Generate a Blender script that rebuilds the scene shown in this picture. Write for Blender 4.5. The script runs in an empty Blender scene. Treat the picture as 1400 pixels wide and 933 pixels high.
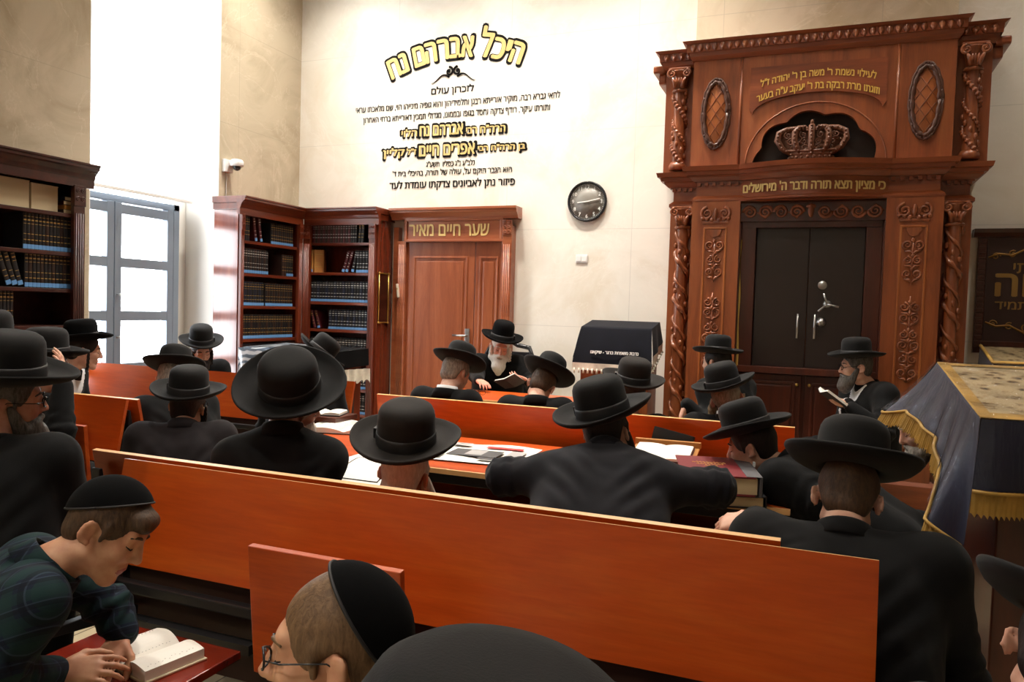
import bpy, bmesh, math, random
import numpy as np
from mathutils import Vector, Matrix
from mathutils.geometry import tessellate_polygon

SC = bpy.context.scene
COL = SC.collection
PI = math.pi
random.seed(11)
RNG = np.random.default_rng(5)

# ------------------------------------------------------------------ camera
F_PX, YAW, PITCH, ROLL, CAM_H = 1054.5, -0.380416, -0.041621, -0.030673, 1.4
def _cam_axes():
    cy, sy, cp, sp = math.cos(YAW), math.sin(YAW), math.cos(PITCH), math.sin(PITCH)
    fw = np.array([sy*cp, cy*cp, sp]); r = np.array([cy, -sy, 0.0]); d = np.cross(fw, r)
    cr, sr = math.cos(ROLL), math.sin(ROLL)
    return np.array([cr*r + sr*d, -sr*r + cr*d, fw])
AX = _cam_axes()
EYE = np.array([0.0, 0.0, CAM_H])
cam_data = bpy.data.cameras.new('camera'); cam = bpy.data.objects.new('camera', cam_data); COL.objects.link(cam)
cam_data.sensor_width = 36.0; cam_data.lens = F_PX/1400*36; cam_data.clip_start = 0.05; cam_data.clip_end = 100
cam.matrix_world = Matrix(((AX[0][0], -AX[1][0], -AX[2][0], 0), (AX[0][1], -AX[1][1], -AX[2][1], 0),
                           (AX[0][2], -AX[1][2], -AX[2][2], CAM_H), (0, 0, 0, 1)))
SC.camera = cam
# measuring helpers: where a sight line meets a plane of the room
def ray(x, y): return AX.T @ np.array([(x-700)/F_PX, (y-466.5)/F_PX, 1.0])
def on_y(x, y, Y): d = ray(x, y); return EYE + d*Y/d[1]
def on_x(x, y, X): d = ray(x, y); return EYE + d*X/d[0]
def on_z(x, y, Z): d = ray(x, y); return EYE + d*(Z-CAM_H)/d[2]
def deep(x, y, zc): return EYE + ray(x, y)*zc

# ------------------------------------------------------------------ light
SC.view_settings.view_transform = 'Standard'; SC.view_settings.look = 'None'
SC.view_settings.gamma = 1.0; SC.view_settings.use_curve_mapping = False
SC.view_settings.exposure = 0.0
SC.cycles.max_bounces = 6; SC.cycles.diffuse_bounces = 3; SC.cycles.glossy_bounces = 3
SC.cycles.transmission_bounces = 4; SC.cycles.transparent_max_bounces = 8
SC.cycles.sample_clamp_indirect = 4.0; SC.cycles.caustics_reflective = False; SC.cycles.caustics_refractive = False
SC.cycles.use_denoising = True
world = bpy.data.worlds.new('daylight'); SC.world = world; world.use_nodes = True
bg = world.node_tree.nodes['Background']; bg.inputs[0].default_value = (0.92, 0.96, 1.0, 1); bg.inputs[1].default_value = 14.0
CEIL_Z = 5.5
def light(name, kind, loc, energy, color=(1, 1, 1), **kw):
    d = bpy.data.lights.new(name, kind); d.energy = energy; d.color = color
    for k, v in kw.items(): setattr(d, k, v)
    o = bpy.data.objects.new(name, d); COL.objects.link(o); o.location = loc
    return o
portal = light('window_daylight', 'AREA', (-5.9, 5.1, 2.3), 1, shape='RECTANGLE', size=4.4, size_y=1.7)
portal.rotation_euler = (0, -PI/2, 0); portal.data.cycles.is_portal = True
# recessed ceiling lamps: (x, y, watts)
LAMPS = [(-4.5, 5.9, 165), (-3.0, 5.8, 190), (-1.5, 5.8, 200), (-0.1, 5.0, 54), (1.75, 5.7, 45), (-4.6, 3.2, 8), (-2.6, 3.8, 95), (-0.7, 3.6, 75),
         (-3.6, 1.2, 2), (-1.6, 1.2, 95), (0.9, 1.2, 3), (-1.4, -2.1, 90), (-3.4, -2.1, 150)]  # last two are added: bounce off the rear wall onto people's backs

# ------------------------------------------------------------------ mesh helpers
def lin(r, g, b):
    return tuple(((c/255)/12.92 if c/255 <= 0.04045 else ((c/255+0.055)/1.055)**2.4) for c in (r, g, b)) + (1.0,)
class MB:
    """collects shapes; build() links them as ONE mesh object"""
    def __init__(s): s.v = []; s.f = []; s.m = []; s.sm = []
    def add(s, vs, fs, mi=0, M=None, smooth=False):
        o = len(s.v)
        for p in vs: s.v.append(tuple(M @ Vector(p)) if M is not None else tuple(p))
        for f in fs: s.f.append(tuple(i+o for i in f)); s.m.append(mi); s.sm.append(smooth)
    def box(s, c, d, mi=0, M=None, rz=0.0, ch=0.0):
        x, y, z = d[0]/2, d[1]/2, d[2]/2
        R = Matrix.Translation(Vector(c)) @ Matrix.Rotation(rz, 4, 'Z')
        if M is not None: R = M @ R
        if ch <= 0:
            s.add([(i*x, j*y, k*z) for i in (-1, 1) for j in (-1, 1) for k in (-1, 1)],
                  [(0, 1, 3, 2), (4, 6, 7, 5), (0, 4, 5, 1), (2, 3, 7, 6), (0, 2, 6, 4), (1, 5, 7, 3)], mi, R)
        else:
            ch = min(ch, 0.45*min(x, y, z)*2)
            bm = bmesh.new(); bmesh.ops.create_cube(bm, size=1)
            for v in bm.verts: v.co = Vector((v.co.x*2*x, v.co.y*2*y, v.co.z*2*z))
            bmesh.ops.bevel(bm, geom=bm.edges[:], offset=ch, segments=2, affect='EDGES', profile=0.6)
            bm.verts.index_update()
            s.add([v.co[:] for v in bm.verts], [[v.index for v in f.verts] for f in bm.faces], mi, R); bm.free()
    def mesh(s, me, mi=0, M=None, smooth=False):
        s.add([v.co[:] for v in me.vertices], [tuple(p.vertices) for p in me.polygons], mi, M, smooth)
    def lathe(s, prof, n=24, mi=0, M=None, smooth=True, sx=1.0, sy=1.0, close=False):
        vs, fs = [], []
        for r, z in prof:
            for i in range(n):
                a = 2*PI*i/n; vs.append((r*math.cos(a)*sx, r*math.sin(a)*sy, z))
        for j in range(len(prof)-1):
            for i in range(n):
                k = (i+1) % n; fs.append((j*n+i, j*n+k, (j+1)*n+k, (j+1)*n+i))
        if prof[0][0] > 1e-5: fs.append(tuple(range(n-1, -1, -1)))
        if prof[-1][0] > 1e-5: fs.append(tuple((len(prof)-1)*n+i for i in range(n)))
        s.add(vs, fs, mi, M, smooth)
    def tube(s, path, r, n=8, mi=0, M=None, smooth=True, flat=1.0, up=None):
        P = [Vector(p) for p in path]; R = r if isinstance(r, (list, tuple)) else [r]*len(P)
        vs, fs = [], []; T0 = None; N = None
        for i, p in enumerate(P):
            t = (P[min(i+1, len(P)-1)]-P[max(i-1, 0)])
            t = t.normalized() if t.length > 1e-9 else Vector((0, 0, 1))
            if N is None:
                a = Vector(up) if up is not None else (Vector((0, 0, 1)) if abs(t.z) < 0.9 else Vector((0, 1, 0)))
                N = (a - t*a.dot(t)).normalized()
            else:
                N = N - t*N.dot(t); N = N.normalized() if N.length > 1e-6 else t.orthogonal().normalized()
            B = t.cross(N)
            for k in range(n):
                a = 2*PI*k/n; vs.append(p + N*(math.cos(a)*R[i]*flat) + B*(math.sin(a)*R[i]))
        m = len(P)
        for j in range(m-1):
            for i in range(n):
                k = (i+1) % n; fs.append((j*n+i, j*n+k, (j+1)*n+k, (j+1)*n+i))
        fs.append(tuple(range(n-1, -1, -1))); fs.append(tuple((m-1)*n+i for i in range(n)))
        s.add(vs, fs, mi, M, smooth)
    def prism(s, poly, a0, a1, axis='Y', mi=0, M=None):
        """poly: list of 2-D points; extruded a0..a1 along axis (X: poly is (y,z); Y: (x,z); Z: (x,y))"""
        n = len(poly)
        def P(p, a): return {'X': (a, p[0], p[1]), 'Y': (p[0], a, p[1]), 'Z': (p[0], p[1], a)}[axis]
        vs = [P(p, a0) for p in poly] + [P(p, a1) for p in poly]
        fs = [tuple(range(n))[::-1], tuple(range(n, 2*n))] + [(i, (i+1) % n, n+(i+1) % n, n+i) for i in range(n)]
        s.add(vs, fs, mi, M)
    def grid(s, fn, nu, nv, mi=0, smooth=True, M=None, wrap=False):
        vs = [fn(i/nu, j/nv) for j in range(nv+1) for i in range(nu+1)]
        fs = [(j*(nu+1)+i, j*(nu+1)+i+1, (j+1)*(nu+1)+i+1, (j+1)*(nu+1)+i) for j in range(nv) for i in range(nu)]
        s.add(vs, fs, mi, M, smooth)
    def ball(s, c, r, mi=0, M=None, nu=12, nv=8):
        r = (r, r, r) if not isinstance(r, (tuple, list)) else r
        def fn(u, v): a, b = 2*PI*u, PI*(v-0.5); return (c[0]+r[0]*math.cos(a)*math.cos(b), c[1]+r[1]*math.sin(a)*math.cos(b), c[2]+r[2]*math.sin(b))
        s.grid(fn, nu, nv, mi, True, M)
    def build(s, name, mats, parent=None, loc=None, rz=0.0, bevel=0.0, normals=True):
        me = bpy.data.meshes.new(name); me.from_pydata(s.v, [], s.f)
        mats = mats if isinstance(mats, (list, tuple)) else [mats]
        for m in mats: me.materials.append(m)
        me.polygons.foreach_set('material_index', s.m); me.polygons.foreach_set('use_smooth', s.sm)
        if normals:
            bm = bmesh.new(); bm.from_mesh(me); bmesh.ops.recalc_face_normals(bm, faces=bm.faces); bm.to_mesh(me); bm.free()
        me.update()
        o = bpy.data.objects.new(name, me); COL.objects.link(o)
        if parent is not None: o.parent = parent
        if loc is not None: o.location = loc
        o.rotation_euler.z = rz
        if bevel:
            b = o.modifiers.new('edge', 'BEVEL'); b.width = bevel; b.segments = 2; b.limit_method = 'ANGLE'; b.angle_limit = 0.7
        return o
def tag(o, label, cat, group=None):
    o['label'] = label; o['category'] = cat
    if group: o['group'] = group
    return o
def thing(name, label, cat, loc=(0, 0, 0), rz=0.0, group=None):
    o = bpy.data.objects.new(name, None); COL.objects.link(o); o.location = loc; o.rotation_euler.z = rz
    o.empty_display_size = 0.05
    return tag(o, label, cat, group)
def struct(o): o['kind'] = 'structure'; return o
def copy_tree(o, parent=None):
    c = o.copy(); COL.objects.link(c)
    if parent is not None: c.parent = parent; c.matrix_parent_inverse = o.matrix_parent_inverse
    for ch in o.children: copy_tree(ch, c)
    return c
def plate(outer, holes, th):
    """2-D outline with holes -> mesh lying in X,Z with thickness th, front face at y=-th"""
    cu = bpy.data.curves.new('plate', 'CURVE'); cu.dimensions = '2D'; cu.fill_mode = 'BOTH'; cu.extrude = th/2
    for pts in [outer]+list(holes):
        sp = cu.splines.new('POLY'); sp.points.add(len(pts)-1); sp.use_cyclic_u = True
        for i, p in enumerate(pts): sp.points[i].co = (p[0], p[1], 0, 1)
    o = bpy.data.objects.new('plate', cu); me = bpy.data.meshes.new_from_object(o)
    me.transform(Matrix.Translation((0, -th/2, 0)) @ Matrix.Rotation(PI/2, 4, 'X'))
    bpy.data.objects.remove(o); bpy.data.curves.remove(cu)
    return me
def text_mesh(s, w, h=None, depth=0.004, bold=0.0, rtl=True):
    """lettering lying in X,Z facing -Y, centred, w wide (and h tall); bold thickens the strokes (share of the letter height)"""
    cu = bpy.data.curves.new('text', 'FONT'); cu.body = s[::-1] if rtl else s; cu.size = 1.0; cu.fill_mode = 'NONE'; cu.resolution_u = 3
    o = bpy.data.objects.new('text', cu); me = bpy.data.meshes.new_from_object(o)
    bpy.data.objects.remove(o); bpy.data.curves.remove(cu)
    co = np.array([v.co[:2] for v in me.vertices]); adj = {}
    for e in me.edges:
        a, b_ = e.vertices; adj.setdefault(a, []).append(b_); adj.setdefault(b_, []).append(a)
    bpy.data.meshes.remove(me)
    seen, loops = set(), []
    for v in range(len(co)):
        if v in seen: continue
        L = [v]; seen.add(v)
        while True:
            c = [q for q in sorted(adj.get(L[-1], [])) if q not in seen]
            if not c: break
            L.append(c[0]); seen.add(c[0])
        if len(L) < 3: continue
        P = co[L]; Q = np.roll(P, -1, 0); loops.append((P, 0.5*float((P[:, 0]*Q[:, 1]-Q[:, 0]*P[:, 1]).sum())))
    lo, hi = co.min(0), co.max(0); c = (lo+hi)/2
    sx = w/(hi[0]-lo[0]) if w else h/(hi[1]-lo[1]); sy = (h/(hi[1]-lo[1])) if h else sx
    sign = math.copysign(1, max(loops, key=lambda q: abs(q[1]))[1])
    def inside(p, P):
        r = False; n = len(P)
        for i in range(n):
            a, b_ = P[i], P[i-1]
            if (a[1] > p[1]) != (b_[1] > p[1]) and p[0] < (b_[0]-a[0])*(p[1]-a[1])/(b_[1]-a[1])+a[0]: r = not r
        return r
    outs = [[P] for P, a in loops if a*sign > 0]
    for P, a in loops:
        if a*sign < 0:
            for g in outs:
                if inside(P[0], g[0]): g.append(P); break
            else: outs.append([P])
    vs, fs = [], []
    for g in outs:
        n0 = len(vs); tri = tessellate_polygon([[Vector((p[0], p[1], 0)) for p in P] for P in g]); al = np.concatenate(g); n = len(al)
        for y in (-depth/2, depth/2): vs += [((p[0]-c[0])*sx, y, (p[1]-c[1])*sy) for p in al]
        fs += [tuple(i+n0 for i in t) for t in tri]; k = 0
        for P in g:
            m_ = len(P); fs += [(n0+k+i, n0+k+(i+1) % m_, n0+n+k+(i+1) % m_, n0+n+k+i) for i in range(m_)]; k += m_
    if bold > 0:
        r = bold*min(sy*(hi[1]-lo[1]), 0.2)*2.2; V, F = [], []
        dirs = [(0, 0)]+[(math.cos(k*PI/4), math.sin(k*PI/4)) for k in range(8)] if bold > 0.03 else [(-1, 0), (1, 0), (0, 0.5), (0, -0.5)]
        for q, (dx, dz) in enumerate(dirs):
            n0 = len(V); V += [(v[0]+dx*r, v[1]-q*0.00003, v[2]+dz*r) for v in vs]; F += [tuple(i+n0 for i in f) for f in fs]
        vs, fs = V, F
    me = bpy.data.meshes.new('text'); me.from_pydata(vs, [], fs); return me
def spiral(c, r0, turns, a0, n=26, inner=0.12, cw=1):
    """flat spiral path in X,Z about c=(x,y,z)"""
    out = []
    for i in range(n+1):
        t = i/n; a = a0 + cw*2*PI*turns*t; r = r0*(1-(1-inner)*t)
        out.append((c[0]+r*math.cos(a), c[1], c[2]+r*math.sin(a)))
    return out

# ------------------------------------------------------------------ materials
def mat(name, col=(0.5, 0.5, 0.5, 1), rough=0.5, metal=0.0, spec=0.5, **kw):
    m = bpy.data.materials.new(name); m.use_nodes = True
    p = m.node_tree.nodes['Principled BSDF']
    p.inputs['Base Color'].default_value = col; p.inputs['Roughness'].default_value = rough
    p.inputs['Metallic'].default_value = metal; p.inputs['Specular IOR Level'].default_value = spec
    for k, v in kw.items(): p.inputs[k].default_value = v
    return m
def nd(m, t, **kw):
    n = m.node_tree.nodes.new(t)
    for k, v in kw.items(): setattr(n, k, v)
    return n
def lk(m, a, b): m.node_tree.links.new(a, b)
def coords(m, scale=(1, 1, 1), space='Object', rot=(0, 0, 0)):
    tc = nd(m, 'ShaderNodeTexCoord'); mp = nd(m, 'ShaderNodeMapping'); mp.inputs['Scale'].default_value = scale; mp.inputs['Rotation'].default_value = rot
    lk(m, tc.outputs[space], mp.inputs[0]); return mp.outputs[0]
def ramp(m, fac, stops):
    r = nd(m, 'ShaderNodeValToRGB'); e = r.color_ramp.elements
    while len(e) < len(stops): e.new(0.5)
    for i, (p, c) in enumerate(stops): e[i].position = p; e[i].color = c
    lk(m, fac, r.inputs[0]); return r.outputs[0]
def noise(m, vec, scale=5, detail=4, rough=0.55, dist=0.0):
    n = nd(m, 'ShaderNodeTexNoise'); n.inputs['Scale'].default_value = scale; n.inputs['Detail'].default_value = detail
    n.inputs['Roughness'].default_value = rough; n.inputs['Distortion'].default_value = dist
    lk(m, vec, n.inputs['Vector']); return n.outputs['Fac']
def bump(m, fac, strength=0.3, dist=0.01):
    b = nd(m, 'ShaderNodeBump'); b.inputs['Strength'].default_value = strength; b.inputs['Distance'].default_value = dist
    lk(m, fac, b.inputs['Height']); lk(m, b.outputs[0], m.node_tree.nodes['Principled BSDF'].inputs['Normal'])
def wood(name, dark, mid, light_, axis='Z', rough=0.35, coat=0.0, scale=1.0, spec=0.5):
    m = mat(name, mid, rough, spec=spec)
    st = {'X': (0.5, 5, 5), 'Y': (5, 0.5, 5), 'Z': (5, 5, 0.5)}[axis]
    v = coords(m, tuple(a*scale for a in st))
    f = noise(m, v, 1.6, 6, 0.6, 0.9)
    c1 = ramp(m, f, [(0.28, dark), (0.52, mid), (0.78, light_)])
    f2 = noise(m, coords(m, tuple(a*9*scale for a in st)), 3.0, 3, 0.6)
    mx = nd(m, 'ShaderNodeMix', data_type='RGBA', blend_type='MULTIPLY'); mx.inputs['Factor'].default_value = 0.35
    lk(m, c1, mx.inputs['A']); lk(m, ramp(m, f2, [(0.3, (0.6, 0.55, 0.5, 1)), (0.65, (1, 1, 1, 1))]), mx.inputs['B'])
    p = m.node_tree.nodes['Principled BSDF']; lk(m, mx.outputs['Result'], p.inputs['Base Color'])
    p.inputs['Coat Weight'].default_value = coat; p.inputs['Coat Roughness'].default_value = 0.25
    bump(m, f2, 0.06, 0.002)
    return m
def cloth(name, col, rough=0.9, sheen=0.25, scale=260, b=0.25, spec=0.2, fold=0.0):
    m = mat(name, col, rough, spec=spec)
    p = m.node_tree.nodes['Principled BSDF']; p.inputs['Sheen Weight'].default_value = sheen*0.35; p.inputs['Sheen Roughness'].default_value = 0.5
    v = coords(m); f = noise(m, v, scale, 2, 0.7); f2 = noise(m, v, 9, 3, 0.6)
    lo = tuple(c*0.75 for c in col[:3])+(1,); hi = tuple(min(1, c*1.25) for c in col[:3])+(1,)
    lk(m, ramp(m, f2, [(0.3, lo), (0.7, hi)]), p.inputs['Base Color'])
    bump(m, f, b, 0.002)
    if fold:
        f3 = noise(m, coords(m, (1, 1, 0.5), 'Object', (0.3, 0.4, 0)), 6, 1, 0.4, 0.8); b1 = nd(m, 'ShaderNodeBump'); b1.inputs['Strength'].default_value = fold; b1.inputs['Distance'].default_value = 0.022
        lk(m, f3, b1.inputs['Height']); b0 = [n for n in m.node_tree.nodes if n.type == 'BUMP' and n != b1][0]; lk(m, b1.outputs[0], b0.inputs['Normal'])
    return m
def marble(name, base, vein, cloud, ax_u, tile=(1.25, 0.92), off=(0.0, 0.0), rough=0.16):
    """polished stone cladding in large slabs; ax_u = world axis that runs along the wall"""
    m = mat(name, base, rough, spec=0.5)
    g = nd(m, 'ShaderNodeNewGeometry'); P = g.outputs['Position']
    f1 = noise(m, P, 1.1, 6, 0.62, 1.2)
    c1 = ramp(m, f1, [(0.32, cloud), (0.55, base), (0.75, tuple(min(1, c*1.06) for c in base[:3])+(1,))])
    f2 = noise(m, P, 0.8, 7, 0.6, 2.2)
    v = ramp(m, f2, [(0.485, (0, 0, 0, 1)), (0.5, (1, 1, 1, 1)), (0.508, (0, 0, 0, 1))])
    mx = nd(m, 'ShaderNodeMix', data_type='RGBA'); lk(m, c1, mx.inputs['A']); mx.inputs['B'].default_value = vein
    sc = nd(m, 'ShaderNodeMath', operation='MULTIPLY'); sc.inputs[1].default_value = 0.3; lk(m, v, sc.inputs[0]); lk(m, sc.outputs[0], mx.inputs['Factor'])
    sp = nd(m, 'ShaderNodeSeparateXYZ'); lk(m, P, sp.inputs[0])
    def joint(out, pitch, o):
        a = nd(m, 'ShaderNodeMath', operation='ADD'); a.inputs[1].default_value = o+50*pitch; lk(m, out, a.inputs[0])
        b = nd(m, 'ShaderNodeMath', operation='PINGPONG'); b.inputs[1].default_value = pitch/2; lk(m, a.outputs[0], b.inputs[0])
        c = nd(m, 'ShaderNodeMath', operation='LESS_THAN'); c.inputs[1].default_value = 0.003; lk(m, b.outputs[0], c.inputs[0]); return c.outputs[0]
    j1 = joint(sp.outputs[ax_u], tile[0], off[0]); j2 = joint(sp.outputs[2], tile[1], off[1])
    jm = nd(m, 'ShaderNodeMath', operation='MAXIMUM'); lk(m, j1, jm.inputs[0]); lk(m, j2, jm.inputs[1])
    m2 = nd(m, 'ShaderNodeMix', data_type='RGBA'); lk(m, mx.outputs['Result'], m2.inputs['A']); m2.inputs['B'].default_value = tuple(c*0.72 for c in base[:3])+(1,)
    s2 = nd(m, 'ShaderNodeMath', operation='MULTIPLY'); s2.inputs[1].default_value = 0.55; lk(m, jm.outputs[0], s2.inputs[0]); lk(m, s2.outputs[0], m2.inputs['Factor'])
    lk(m, m2.outputs['Result'], m.node_tree.nodes['Principled BSDF'].inputs['Base Color'])
    return m
def schlick(m, f0=0.04):
    w = nd(m, 'ShaderNodeLayerWeight'); w.inputs[0].default_value = 0.5; a = nd(m, 'ShaderNodeMath', operation='POWER'); a.inputs[1].default_value = 5.0; lk(m, w.outputs['Facing'], a.inputs[0])
    b = nd(m, 'ShaderNodeMath', operation='MULTIPLY_ADD'); b.inputs[1].default_value = 1-f0; b.inputs[2].default_value = f0; lk(m, a.outputs[0], b.inputs[0]); return b.outputs[0]
M = {}
M['wall_back'] = marble('cream_marble', lin(240, 235, 224), lin(250, 246, 236), lin(228, 219, 202), 0, off=(0.4, -0.33))
M['wall_left'] = marble('beige_marble', lin(196, 183, 159), lin(220, 208, 186), lin(170, 155, 130), 1, off=(0.2, -0.33))
M['plaster'] = mat('white_plaster', lin(236, 232, 224), 0.8)
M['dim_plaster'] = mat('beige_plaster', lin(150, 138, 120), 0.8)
M['pew'] = wood('orange_cherry_veneer', lin(160, 56, 10), lin(196, 80, 19), lin(220, 112, 38), 'X', 0.36, 0.10, 0.5, spec=0.35)
M['pew_end'] = wood('orange_cherry_board', lin(150, 54, 14), lin(190, 78, 22), lin(212, 104, 36), 'X', 0.4, 0.15, 1.0)
M['edge'] = mat('pale_veneer_edge', lin(226, 176, 116), 0.35)
M['redwood'] = wood('red_lacquered_wood', lin(78, 14, 5), lin(112, 24, 8), lin(136, 40, 13), 'X', 0.2, 0.6)
M['ark'] = wood('walnut_brown_wood', lin(106, 50, 22), lin(142, 74, 36), lin(164, 94, 50), 'Z', 0.36, 0.15)
M['ark_x'] = wood('walnut_brown_wood_horizontal', lin(100, 46, 22), lin(134, 66, 32), lin(156, 86, 46), 'X', 0.36, 0.15)
M['ark_carve'] = wood('carved_brown_wood', lin(96, 48, 26), lin(138, 74, 40), lin(172, 104, 62), 'Z', 0.34, 0.2, 2.0)
M['ark_light'] = wood('honey_brown_wood', lin(128, 66, 28), lin(160, 90, 42), lin(184, 112, 58), 'Z', 0.36, 0.15)
M['ark_dark'] = wood('dark_red_brown_wood', lin(50, 18, 9), lin(72, 28, 13), lin(90, 38, 18), 'Z', 0.35, 0.2)
M['case'] = wood('mahogany_wood', lin(74, 26, 12), lin(106, 42, 20), lin(132, 60, 30), 'Z', 0.3, 0.3)
M['case_x'] = wood('mahogany_wood_horizontal', lin(74, 26, 12), lin(108, 44, 21), lin(134, 62, 32), 'X', 0.3, 0.3)
M['case_y'] = wood('mahogany_wood_sideways', lin(74, 26, 12), lin(104, 42, 20), lin(130, 58, 30), 'Y', 0.3, 0.3)
M['case_gloss'] = wood('polished_glare_mahogany_side', lin(84, 32, 18), lin(118, 52, 32), lin(144, 76, 50), 'Z', 0.22, 1.0)  # mahogany toned paler and glossier to carry the window's glare
M['case_gloss'].node_tree.nodes['Principled BSDF'].inputs['Coat Roughness'].default_value = 0.12
M['case_dark'] = wood('dark_mahogany_wood', lin(40, 14, 9), lin(60, 23, 14), lin(80, 34, 20), 'Y', 0.32, 0.25)
M['door'] = wood('red_brown_door_wood', lin(124, 62, 36), lin(152, 84, 52), lin(172, 102, 68), 'Z', 0.28, 0.35)
M['door_x'] = wood('red_brown_door_wood_horizontal', lin(124, 62, 36), lin(152, 84, 52), lin(172, 102, 68), 'X', 0.28, 0.35)
M['black_metal'] = mat('black_painted_steel', (0.012, 0.012, 0.013, 1), 0.35, spec=0.5)
M['dark_board'] = mat('dark_brown_board', lin(52, 26, 17), 0.5)
M['steel'] = mat('brushed_steel', (0.55, 0.55, 0.54, 1), 0.3, 1.0)
M['brass'] = mat('brass', lin(196, 160, 84), 0.3, 0.9)
M['gold'] = mat('gold_letter', lin(226, 188, 92), 0.35, 0.35)
M['gold_pale'] = mat('pale_gold_letter', lin(216, 186, 118), 0.45, 0.1)
M['ink'] = mat('black_letter', (0.006, 0.005, 0.005, 1), 0.7, spec=0.1)
M['white_letter'] = mat('white_letter', lin(240, 240, 236), 0.6)
M['window_frame'] = mat('grey_blue_aluminium', lin(128, 140, 154), 0.4, 0.2)
M['white_plastic'] = mat('white_plastic', lin(238, 238, 236), 0.35)
M['black_plastic'] = mat('black_plastic', (0.015, 0.015, 0.017, 1), 0.25)
M['safe'] = mat('black_brown_safe_door', lin(44, 33, 29), 0.35, spec=0.5)
M['paper'] = mat('white_paper', lin(240, 236, 226), 0.7)
M['cream_paper'] = mat('cream_paper', lin(214, 192, 150), 0.7)
M['velvet'] = cloth('navy_velvet', lin(5, 6, 17), 0.9, 0.15, 300, 0.2)
M['lace'] = cloth('ivory_lace', lin(226, 220, 204), 0.9, 0.1, 220, 0.6)
M['fringe'] = cloth('gold_fringe', lin(174, 134, 58), 0.6, 0.1, 350, 0.5, 0.4)
M['felt'] = cloth('black_felt', lin(19, 18, 18), 0.82, 0.16, 420, 0.2)
M['felt_brown'] = cloth('brown_black_felt', lin(30, 25, 22), 0.82, 0.18, 420, 0.2)
M['band'] = mat('grosgrain_ribbon', lin(36, 35, 36), 0.55, spec=0.4)
M['suit'] = cloth('black_suit_wool', lin(12, 12, 13), 0.9, 0.12, 500, 0.25, fold=0.5)
M['suit_grey'] = cloth('charcoal_suit_wool', lin(23, 23, 28), 0.88, 0.15, 500, 0.25, fold=0.55)
M['suit_brown'] = cloth('dark_brown_suit_wool', lin(28, 23, 25), 0.88, 0.15, 500, 0.25, fold=0.5)
M['velvet_cap'] = cloth('black_velvet', lin(9, 9, 10), 0.95, 0.03, 500, 0.3, 0.1)
M['shirt'] = mat('white_shirt_cotton', lin(236, 236, 238), 0.8)
M['shoe'] = mat('black_shoe_leather', (0.012, 0.012, 0.012, 1), 0.35)
def hairmat(name, col, hi):
    m = mat(name, col, 0.55, spec=0.35)
    v = coords(m, (1, 1, 0.25)); f = noise(m, v, 120, 4, 0.7, 0.5)
    lk(m, ramp(m, f, [(0.3, col), (0.7, hi)]), m.node_tree.nodes['Principled BSDF'].inputs['Base Color'])
    bump(m, f, 0.5, 0.004); return m
M['hair_brown'] = hairmat('brown_hair', lin(50, 36, 26), lin(92, 68, 48))
M['hair_lightbrown'] = hairmat('light_brown_hair', lin(84, 62, 42), lin(136, 106, 76))
M['hair_black'] = hairmat('black_hair', lin(18, 15, 13), lin(40, 33, 28))
M['hair_grey'] = hairmat('grey_hair', lin(96, 88, 80), lin(170, 162, 150))
M['hair_pepper'] = hairmat('pepper_grey_hair', lin(40, 36, 34), lin(112, 106, 100))
M['hair_white'] = hairmat('white_hair', lin(208, 200, 188), lin(244, 238, 228))
M['hair_fair'] = hairmat('sandy_grey_hair', lin(120, 98, 72), lin(176, 152, 122))
def skinmat(name, col, red):
    m = mat(name, col, 0.5, spec=0.4)
    p = m.node_tree.nodes['Principled BSDF']; p.inputs['Subsurface Weight'].default_value = 0.08
    p.inputs['Subsurface Radius'].default_value = (0.012, 0.005, 0.003); p.inputs['Subsurface Scale'].default_value = 1.0
    f = noise(m, coords(m), 22, 4, 0.6)
    lk(m, ramp(m, f, [(0.35, red), (0.65, col)]), p.inputs['Base Color'])
    bump(m, noise(m, coords(m), 420, 2, 0.6), 0.08, 0.001)
    return m
M['skin'] = skinmat('pale_skin', lin(226, 182, 158), lin(212, 156, 132))
M['skin_ruddy'] = skinmat('ruddy_skin', lin(212, 158, 134), lin(196, 130, 108))
M['skin_boy'] = skinmat('child_skin', lin(214, 164, 130), lin(200, 140, 110))
M['lip'] = mat('lip_skin', lin(168, 92, 82), 0.4)
m = mat('clear_glass', (1, 1, 1, 1), 0.05); _t = nd(m, 'ShaderNodeBsdfTransparent'); _g = nd(m, 'ShaderNodeBsdfGlossy'); _g.inputs['Roughness'].default_value = 0.02; _f = schlick(m); _x = nd(m, 'ShaderNodeMixShader')
lk(m, _f, _x.inputs[0]); lk(m, _t.outputs[0], _x.inputs[1]); lk(m, _g.outputs[0], _x.inputs[2]); lk(m, _x.outputs[0], m.node_tree.nodes['Material Output'].inputs[0]); M['glass'] = m
M['blue'] = mat('blue_shelf_label', lin(104, 158, 214), 0.5)
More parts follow.
